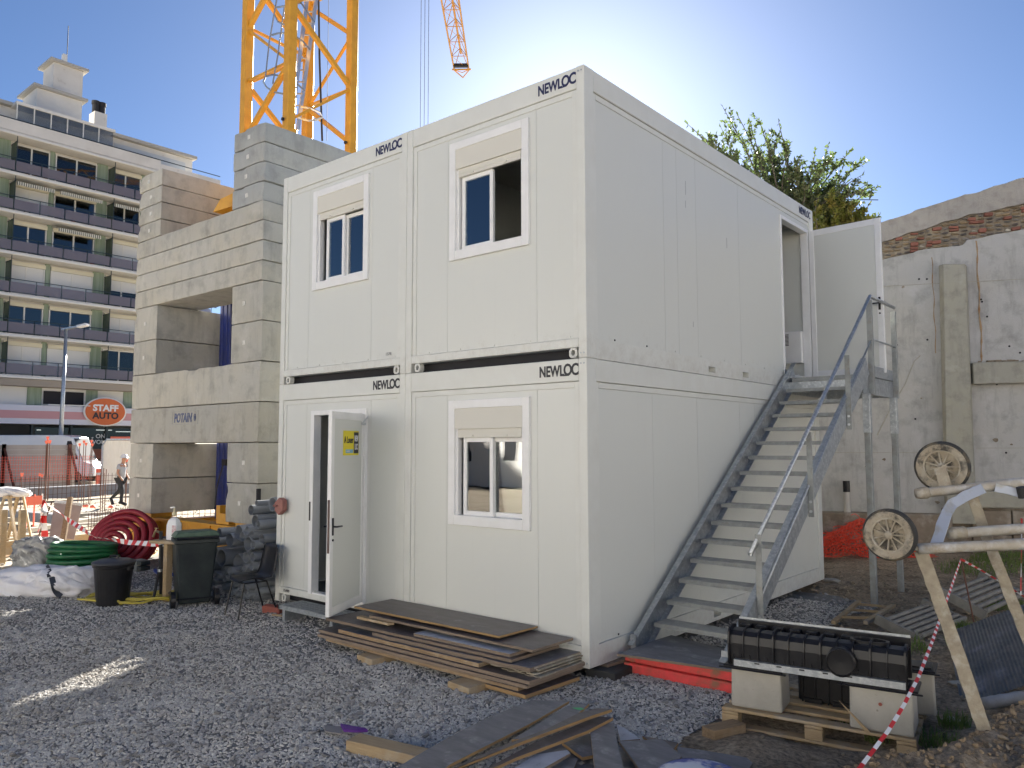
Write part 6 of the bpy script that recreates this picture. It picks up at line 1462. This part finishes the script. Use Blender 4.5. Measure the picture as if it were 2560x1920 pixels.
def sub(keys,k,extra=None):
    d={q:(J[q][0],(J[q][1]*k if not isinstance(J[q][1],tuple) else tuple(x*k for x in J[q][1]))) for q in keys}
    if extra:d.update(extra)
    return d,[e for e in Eg if e[0] in d and e[1] in d]
d,e=sub(['waist','pel','chest','neckb','shN','shF'],1.15,{'slN':((.03,-.21,1.24),.072),'slF':((.02,.22,1.24),.072)});d['waist']=((.01,0,1.08),.135);skinbody('t_shirt',d,e+[('shN','slN'),('shF','slF')],mat('grey_tshirt',(.42,.44,.47),.85),t)
d,e=sub(['pel','hN','kN','aN','hF','kF','aF'],1.22);d['pel']=((0,0,.96),.15);skinbody('trousers',d,e,mat('dark_trousers',(.03,.032,.035),.85),t)
for a,b in (('aN','tN'),('aF','tF')):
    q=Vector(J[a][0]);w=Vector(J[b][0]);MB().path([q+(q-w)*.35-Vector((0,0,.03)),q,w,w+(w-q)*.3],.055,8).build('boot',BLK,t,world=False,smooth=True)
MB().lathe([(.15,1.665),(.125,1.67),(.12,1.72),(.09,1.775),(.05,1.795),(.001,1.8)],18,Matrix.Translation((.095,0,0))).build('hard_hat',PVCW,t,world=False,smooth=True)
MB().box(.17,-.07,1.66,.27,.07,1.672).build('hat_peak',PVCW,t,world=False,bevel=.004)
MB().path([(.185,0,1.62),(.2,0,1.595),(.185,0,1.585)],.014,6).build('nose',SKIN,t,world=False)
MB().beam((-.03,-.15,1.0),(.12,-.14,1.0),.05,.05).build('tool_pouch',BLK,t,world=False)
# ---------------------------------------------------------------- apartment block
AX=-54.;APW=mat('apartment_white_render',(.74,.72,.68),.8,c2=(.64,.62,.58),sc=.5,c3=(.45,.42,.38),sc3=2,lo3=.62,hi3=.8)
APG=mat('apartment_green_panel',(.34,.41,.32),.7,c2=(.22,.29,.2),sc=.8,st=(6,6,.3))
APS=mat('apartment_soffit',(.45,.43,.39),.8)
RAIL=mat('dark_green_railing',(.02,.04,.05),.5)
SMOKE=mat('smoked_balcony_glass',(.22,.2,.235),.2,alpha=.66)
SHW=mat('white_roller_shutter',(.72,.72,.7),.55);CRM=mat('cream_shutter_box',(.7,.66,.52),.6);WINF=mat('white_window_frame',(.75,.74,.7),.5)
CURT=mat('pale_blue_curtain',(.68,.72,.78),.7,c2=(.48,.54,.64),sc=2,st=(1,7,.1))
AWN=mat('awning_cream',(.7,.68,.58),.8);AWD=mat('awning_dark_stripe',(.1,.11,.1),.8)
CG=glass('clear_apartment_glass',(.8,.82,.84),.08)
DG=glass('apartment_glass',(.3,.33,.36),.08)
t=thing('apartment_block','eight storey pale apartment block with long smoked glass balconies','apartment building',(AX,15,0))
AP=t
Y0,Y1=-16.,26.25
def ab(n,y0,z0,y1,z1,x0,x1,mt,par=None): return MB().box(x0,y0,z0,x1,y1,z1).build(n,mt,par or AP)
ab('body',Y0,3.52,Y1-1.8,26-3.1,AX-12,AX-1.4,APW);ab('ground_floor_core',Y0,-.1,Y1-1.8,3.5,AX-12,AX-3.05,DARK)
lev=[6.7,9.42,12.1,14.88,17.65,20.25,22.95]
for z in lev:
    ab('balcony_slab',Y0,z-.22,Y1,z,AX-1.4,AX,APW)
    ab('slab_edge_trim',Y0,z-.2,Y1,z-.09,AX+.002,AX+.04,WINF)
ab('lower_cornice',Y0,6.0,Y1,6.45,AX-1.4,AX-.05,mat('brown_grey_band',(.36,.31,.25),.8))
bays=[(-19.75,-13.4),(-13.4,-7.1),(-7.1,-.8),(-.8,5.4),(5.4,11.7),(11.7,18.05),(18.05,24.4)]
def shutterwin(y0,y1,z0,z1,kind,yA=False):
    w=MB().add([],[]);xw=AX-1.3
    m=MB();m.box(xw-.05,y0,z0,xw+.05,y0+.08,z1);m.box(xw-.05,y1-.08,z0,xw+.05,y1,z1);m.box(xw-.05,y0+.08,z1-.08,xw+.05,y1-.08,z1);m.box(xw-.05,(y0+y1)/2-.05,z0,xw+.05,(y0+y1)/2+.05,z1-.08)
    w=m.build('window',WINF,AP)
    if kind in('S','H'):
        zb=z0 if kind=='S' else z0+(z1-z0)*.55
        ab('shutter',y0+.09,zb,y1-.09,z1-.3,xw+.01,xw+.03,SHW,w)
        ab('shutter_box',y0,z1-.3,y1,z1-.02,xw+.055,xw+.16,CRM,w)
        if kind=='H': ab('pane',y0+.09,z0,y1-.09,zb,xw-.02,xw,DG,w)
    elif kind=='C':
        ab('shutter_box',y0,z1-.3,y1,z1-.02,xw+.055,xw+.16,CRM,w);ab('curtain',y0+.1,z0,y1-.1,z1-.3,xw-.12,xw-.1,CURT,w);ab('pane',y0+.09,z0,y1-.09,z1-.1,xw-.02,xw,CG,w)
    else: ab('pane',y0+.09,z0,y1-.09,z1-.1,xw-.02,xw,DG,w);ab('dark_room',y0+.09,z0,y1-.09,z1-.1,xw-.2,xw-.19,DARK,w)
conf={0:('S','S','A'),1:('C','C','S'),2:('S','S','H'),3:('C','AC','S'),4:('AS','AC','AD'),5:('D','D','C')}
for li,z in enumerate(lev[:-1]):
    zt=lev[li+1]-.24
    for bi,(a,b) in enumerate(bays):
        if b<4: 
            continue
        ab('green_panel',a+2.45,z,a+2.75,zt,AX-1.4,AX-1.28,APG);ab('green_panel',b-.75,z,b-.02,zt,AX-1.4,AX-1.26,APG);
        cf=conf[li];k1,k2=cf[0],cf[1]
        if bi==6:k1=k2=cf[2]
        if bi==4:k1,k2='S','S'
        shutterwin(a+.1,a+2.42,z+.02,zt-.12,k1[-1]);shutterwin(a+2.78,b-.78,z+.02,zt-.12,k2[-1])
        # screen between balconies
        fr_=MB();fr_.box(AX-1.2,b-.02,z+.1,AX-.05,b+.02,z+.16);fr_.box(AX-1.2,b-.02,zt-.35,AX-.05,b+.02,zt-.3);fr_.box(AX-.1,b-.02,z,AX-.05,b+.02,zt);s=fr_.build('balcony_screen',RAIL,AP)
        ab('screen_glass',b-.005,z+.16,b+.005,zt-.35,AX-1.2,AX-.1,glass('green_screen_glass',(.35,.5,.4),.4) if 'green_screen_glass' not in bpy.data.materials else bpy.data.materials['green_screen_glass'],s) if 0 else MB().box(AX-1.2,b-.005,z+.16,AX-.1,b+.005,zt-.35).build('screen_glass',bpy.data.materials.get('green_screen_glass') or glass('green_screen_glass',(.35,.5,.4),.4),s)
        for kk,(ya,yb) in ((k1,(a+.1,a+2.42)),(k2,(a+2.78,b-.78))):
            if kk[0]=='A' and len(kk)>1 and bi>4:
                xx=AX-.15;aw=MB().add([(xx-1.1,ya,zt-.1),(xx-1.1,yb,zt-.1),(xx,yb,zt-.32),(xx,ya,zt-.32)],[(0,1,2,3)]).build('awning',AWN,AP)
                n=int((yb-ya)/.13)
                for q in range(n):
                    y_=ya+(yb-ya)*q/n;MB().box(xx,y_,zt-.56,xx+.01,y_+(yb-ya)/n*.5,zt-.32).build('valance_strip',AWD,aw)
                    MB().box(xx,y_+(yb-ya)/n*.5,zt-.58,xx+.012,y_+(yb-ya)/n,zt-.32).build('valance_strip',AWN,aw)
    # balustrade
    rl=MB();rl.box(AX-.06,Y0,z+.92,AX-.02,Y1,z+.97);rl.box(AX-.05,Y0,z+.07,AX-.03,Y1,z+.1);rl.build('rail',RAIL,AP)
    y=5.4-6.3
    while y<Y1:
        MB().box(AX-.06,y-.02,z,AX-.02,y+.02,z+.95).build('baluster_post',RAIL,AP);
        if y+1.55<Y1: MB().box(AX-.042,y+.03,z+.1,AX-.034,y+1.52,z+.76).build('balustrade_glass',SMOKE,AP)
        y+=1.57
def bal(name,lab,cat,y,z,kind):
    t=thing(name,lab,cat,(AX-.5,y,z));x=AX-.5
    if kind=='chair':
        for a,b in (((-.2,0),(.25,.85)),((.25,0),(-.2,.45))): MB().beam((x,y+a[0],z+a[1]),(x,y+b[0],z+b[1]),.05,.05).build('frame_bar',DARK,t)
        MB().box(x-.2,y-.22,z+.43,x+.2,y+.22,z+.47).build('seat',DARK,t)
    elif kind=='table':
        MB().box(x-.35,y-.4,z+.7,x+.35,y+.4,z+.74).build('top',DARK,t)
        for s in (-1,1): MB().beam((x,y-.3*s,z),(x,y+.3*s,z+.7),.05,.05).build('leg',DARK,t)
    else:
        MB().lathe([(.12,0),(.17,.3),(.14,.3)],10,Matrix.Translation((x,y,z))).build('pot',BRICKR,t)
        m=MB()
        for i in range(26):
            a=random.uniform(0,6.3);q=random.uniform(.1,.4);m.beam((x,y,z+.28),(x+q*math.cos(a)*.5,y+q*math.sin(a),z+.35+random.random()*.5),.05,.012)
        m.build('leaves',LEAF,t)['kind']='stuff'
for i,a in enumerate((('balcony_chair','dark folding chair on the topmost balcony, left of the balcony table','chair',15.6,lev[5],'chair'),('balcony_table','dark folding table on the topmost balcony of the apartment block','table',16.5,lev[5],'table'),('balcony_chair','dark folding chair on the topmost balcony beyond the partition screen','chair',18.9,lev[5],'chair'),('balcony_table','folding table on the second balcony row from the top','table',12.6,lev[4],'table'),('potted_plant','small red potted plant on the second balcony row from the top','plant',15.5,lev[4],'pot'),('potted_plant','bushy potted plant on the third balcony row beside the dark open door','plant',16.9,lev[3],'pot'))): bal(*a)
# top storey
ab('parapet',Y0,22.98,Y1-4.9,23.75,AX-.15,AX,APW);ab('parapet',Y1-4.88,22.98,Y1,23.5,AX-.15,AX-.02,APW)
MB().box(AX-.12,Y0,23.8,AX-.06,Y1,23.85).build('rail',RAIL,AP)
ab('penthouse',Y0,22.96,24.5,25.0,AX-9,AX-1.3,APW);ab('penthouse_roof',Y0,25.02,24.7,25.25,AX-9,AX-.9,APS);ab('penthouse_panel',18.4,23.5,23.9,24.6,AX-1.29,AX-1.26,mat('pale_blue_grey_panel',(.55,.58,.6),.6))
for i in range(6):
    a=11.6+i*1.05;c=ab('glazed_veranda',a,23.5,a+.06,25.0,AX-.3,AX-.2,WINF);ab('veranda_pane',a+.07,23.6,a+1.03,24.95,AX-.27,AX-.25,CG,c)
ab('glazed_veranda',11.55,24.95,18.0,25.15,AX-1.3,AX-.15,WINF)
# first storey without balcony
FX=AX-1.3
ab('shop_band',Y0,3.5,Y1,4.75,AX-1.5,AX-.3,mat('pale_lilac_fascia',(.68,.68,.75),.5));ab('shop_band_stripe',Y0,3.86,Y1,4.38,AX-.3,AX-.29,mat('faded_pink_stripe',(.62,.32,.33),.6))
for a,b in bays[3:]:
    ab('first_floor_wall',a,4.76,b,6.0,AX-1.4,AX-1.1,SHW if 1 else APW)
    ab('green_panel',a+1.6,4.77,a+2.5,5.99,AX-1.09,AX-1.05,APG);ab('green_panel',b-1.0,4.77,b-.2,5.99,AX-1.09,AX-1.05,APG)
    w=MB().frame(0,0,2.7,1.05,.08,-.03,.03,frm((AX-1.02,a+2.55,4.82),(0,1,0),(0,0,1))).build('window',WINF,AP)
    MB().box(AX-1.06,a+2.6,4.9,AX-1.04,a+5.2,5.8).build('pane',DARK,w)
# shop front
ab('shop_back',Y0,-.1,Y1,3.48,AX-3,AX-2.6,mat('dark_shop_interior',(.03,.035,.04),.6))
for y in (9.5,11.0,13.7,16.2,18.6,21,23.4): ab('shop_pillar',y,-.1,y+(.5 if y<12 else .12),3.49,AX-1.5,AX-1.2,mat('blue_grey_pillar',(.22,.27,.33),.7) if y<12 else RAIL)
ab('shop_glazing',14,.2,24,3.3,AX-1.45,AX-1.43,DG);ab('shop_blind',Y0+20,2.1,9.4,2.9,AX-1.45,AX-1.4,mat('grey_shop_sign',(.25,.24,.22),.7))
text('TEL. 02 51 42 04 89',.42,LOGOB,AP,frm((AX-1.39,7.4,2.45),(0,1,0),(0,0,1)))
text('ici',.9,mat('white_vinyl',(.6,.6,.6),.6),AP,frm((AX-1.42,17.3,2.35),(0,1,0),(0,0,1)),shear=.3);text('ON\nVOUS',.42,bpy.data.materials['white_vinyl'],AP,frm((AX-1.42,18.3,2.5),(0,1,0),(0,0,1)),bold=.02)
ab('window_poster',19.0,2.2,20.4,2.7,AX-1.42,AX-1.41,CAPO);ab('window_poster',17.0,1.1,20.4,1.8,AX-1.42,AX-1.41,mat('dull_orange_vinyl',(.3,.1,.05),.6))
LAMP=bpy.data.materials.new('lit_tube');LAMP.use_nodes=True;LAMP.node_tree.nodes['Principled BSDF'].inputs['Emission Color'].default_value=(1,.9,.7,1);LAMP.node_tree.nodes['Principled BSDF'].inputs['Emission Strength'].default_value=2
for y,z in ((14.3,3.1),(18.2,3.15),(19.6,3.05),(21.4,3.05)): ab('strip_light',y,z,y+(.25 if y<15 else 1.1),z+.06,AX-2.0,AX-1.95,LAMP)
# roof structures
ab('lift_tower',13.4,25.26,16.4,27.35,AX-5,AX-2.2,APW);ab('lift_tower_cap',13.1,27.36,16.7,27.55,AX-5.3,AX-1.9,APS);ab('lift_tower',14.6,27.56,16.6,29.9,AX-4.8,AX-2.8,APW);ab('lift_tower_cap',14.3,29.91,16.9,30.1,AX-5.1,AX-2.5,APS)
ab('chimney',17.6,25.26,18.5,27.3,AX-4,AX-3,APW)
for y in (17.85,18.3): MB().lathe([(.25,27.3),(.25,28.0),(.3,28.0),(.3,28.25)],14,Matrix.Translation((AX-3.5,y,0))).build('chimney_pot',DARK,AP)
ab('low_roof_block',18.7,25.26,20.3,25.9,AX-5,AX-3,APS)
MB().tube((AX-3.8,15.8,30.1),(AX-3.8,15.8,33.5),.03,5).build('roof_antenna',DARK,AP);MB().box(AX-4,15.5,30.1,AX-3.7,15.8,31.2).build('antenna_box',WINF,AP)
# sign
t=thing('shop_sign','round-ended orange oval shop sign reading STAFF AUTO','shop sign',(AX,18.05,4.35))
Q=frm((AX-.22,18.05,4.45),(0,1,0),(0,0,1))@Matrix.Diagonal((.86,.6,1,1))
MB().lathe([(.001,0),(1.68,0),(1.72,.04),(1.6,.08),(.001,.08)],48,Q).build('rim',WINF,t);MB().lathe([(1.58,.082),(1.58,.1),(.001,.1)],48,Q).build('face',mat('sign_orange',(.65,.15,.04),.5),t)
text('STAFF',.78,PVCW,t,frm((AX-.1,18.05,4.72),(0,1,0),(0,0,1)),bold=.04,fit=(1.75,.48));text('AUTO',.78,LOGOB,t,frm((AX-.1,18.05,4.17),(0,1,0),(0,0,1)),bold=.04,fit=(1.8,.48))
# ---------------------------------------------------------------- buildings out of view across the yard, sized to bounce sun onto the cabins
FAC=mat('sunlit_cream_render',(.74,.73,.7),.8,c2=(.68,.66,.62),sc=.4)
for i,(x,y,w,h,rz,lab) in enumerate(((-6,-24,60,8.6,.0,'long cream rendered building reflected in the cabin windows, enlarged for bounce light'),(23,-4,34,8.5,1.5708,'unseen cream house right of the yard, placed to bounce sun onto the cabins'))):
    t=thing('bounce_building',lab,'building',(x,y,-.1),rz)
    MB().box(-w/2,-8,0,w/2,0,h).build('walls',FAC,t,world=False)
    for k in range(int(w/3.2)):
        for z in (1.2,4.2): 
            wq=MB().box(-w/2+1.2+k*3.2,.001,z,-w/2+2.3+k*3.2,.03,z+1.5).build('window',WINF,t,world=False);MB().box(-w/2+1.28+k*3.2,.03,z+.08,-w/2+2.22+k*3.2,.04,z+1.42).build('pane',DARK,wq,world=False)
    MB().box(-w/2-.4,-8.4,h,w/2+.4,.4,h+.3).build('roof',APS,t,world=False)
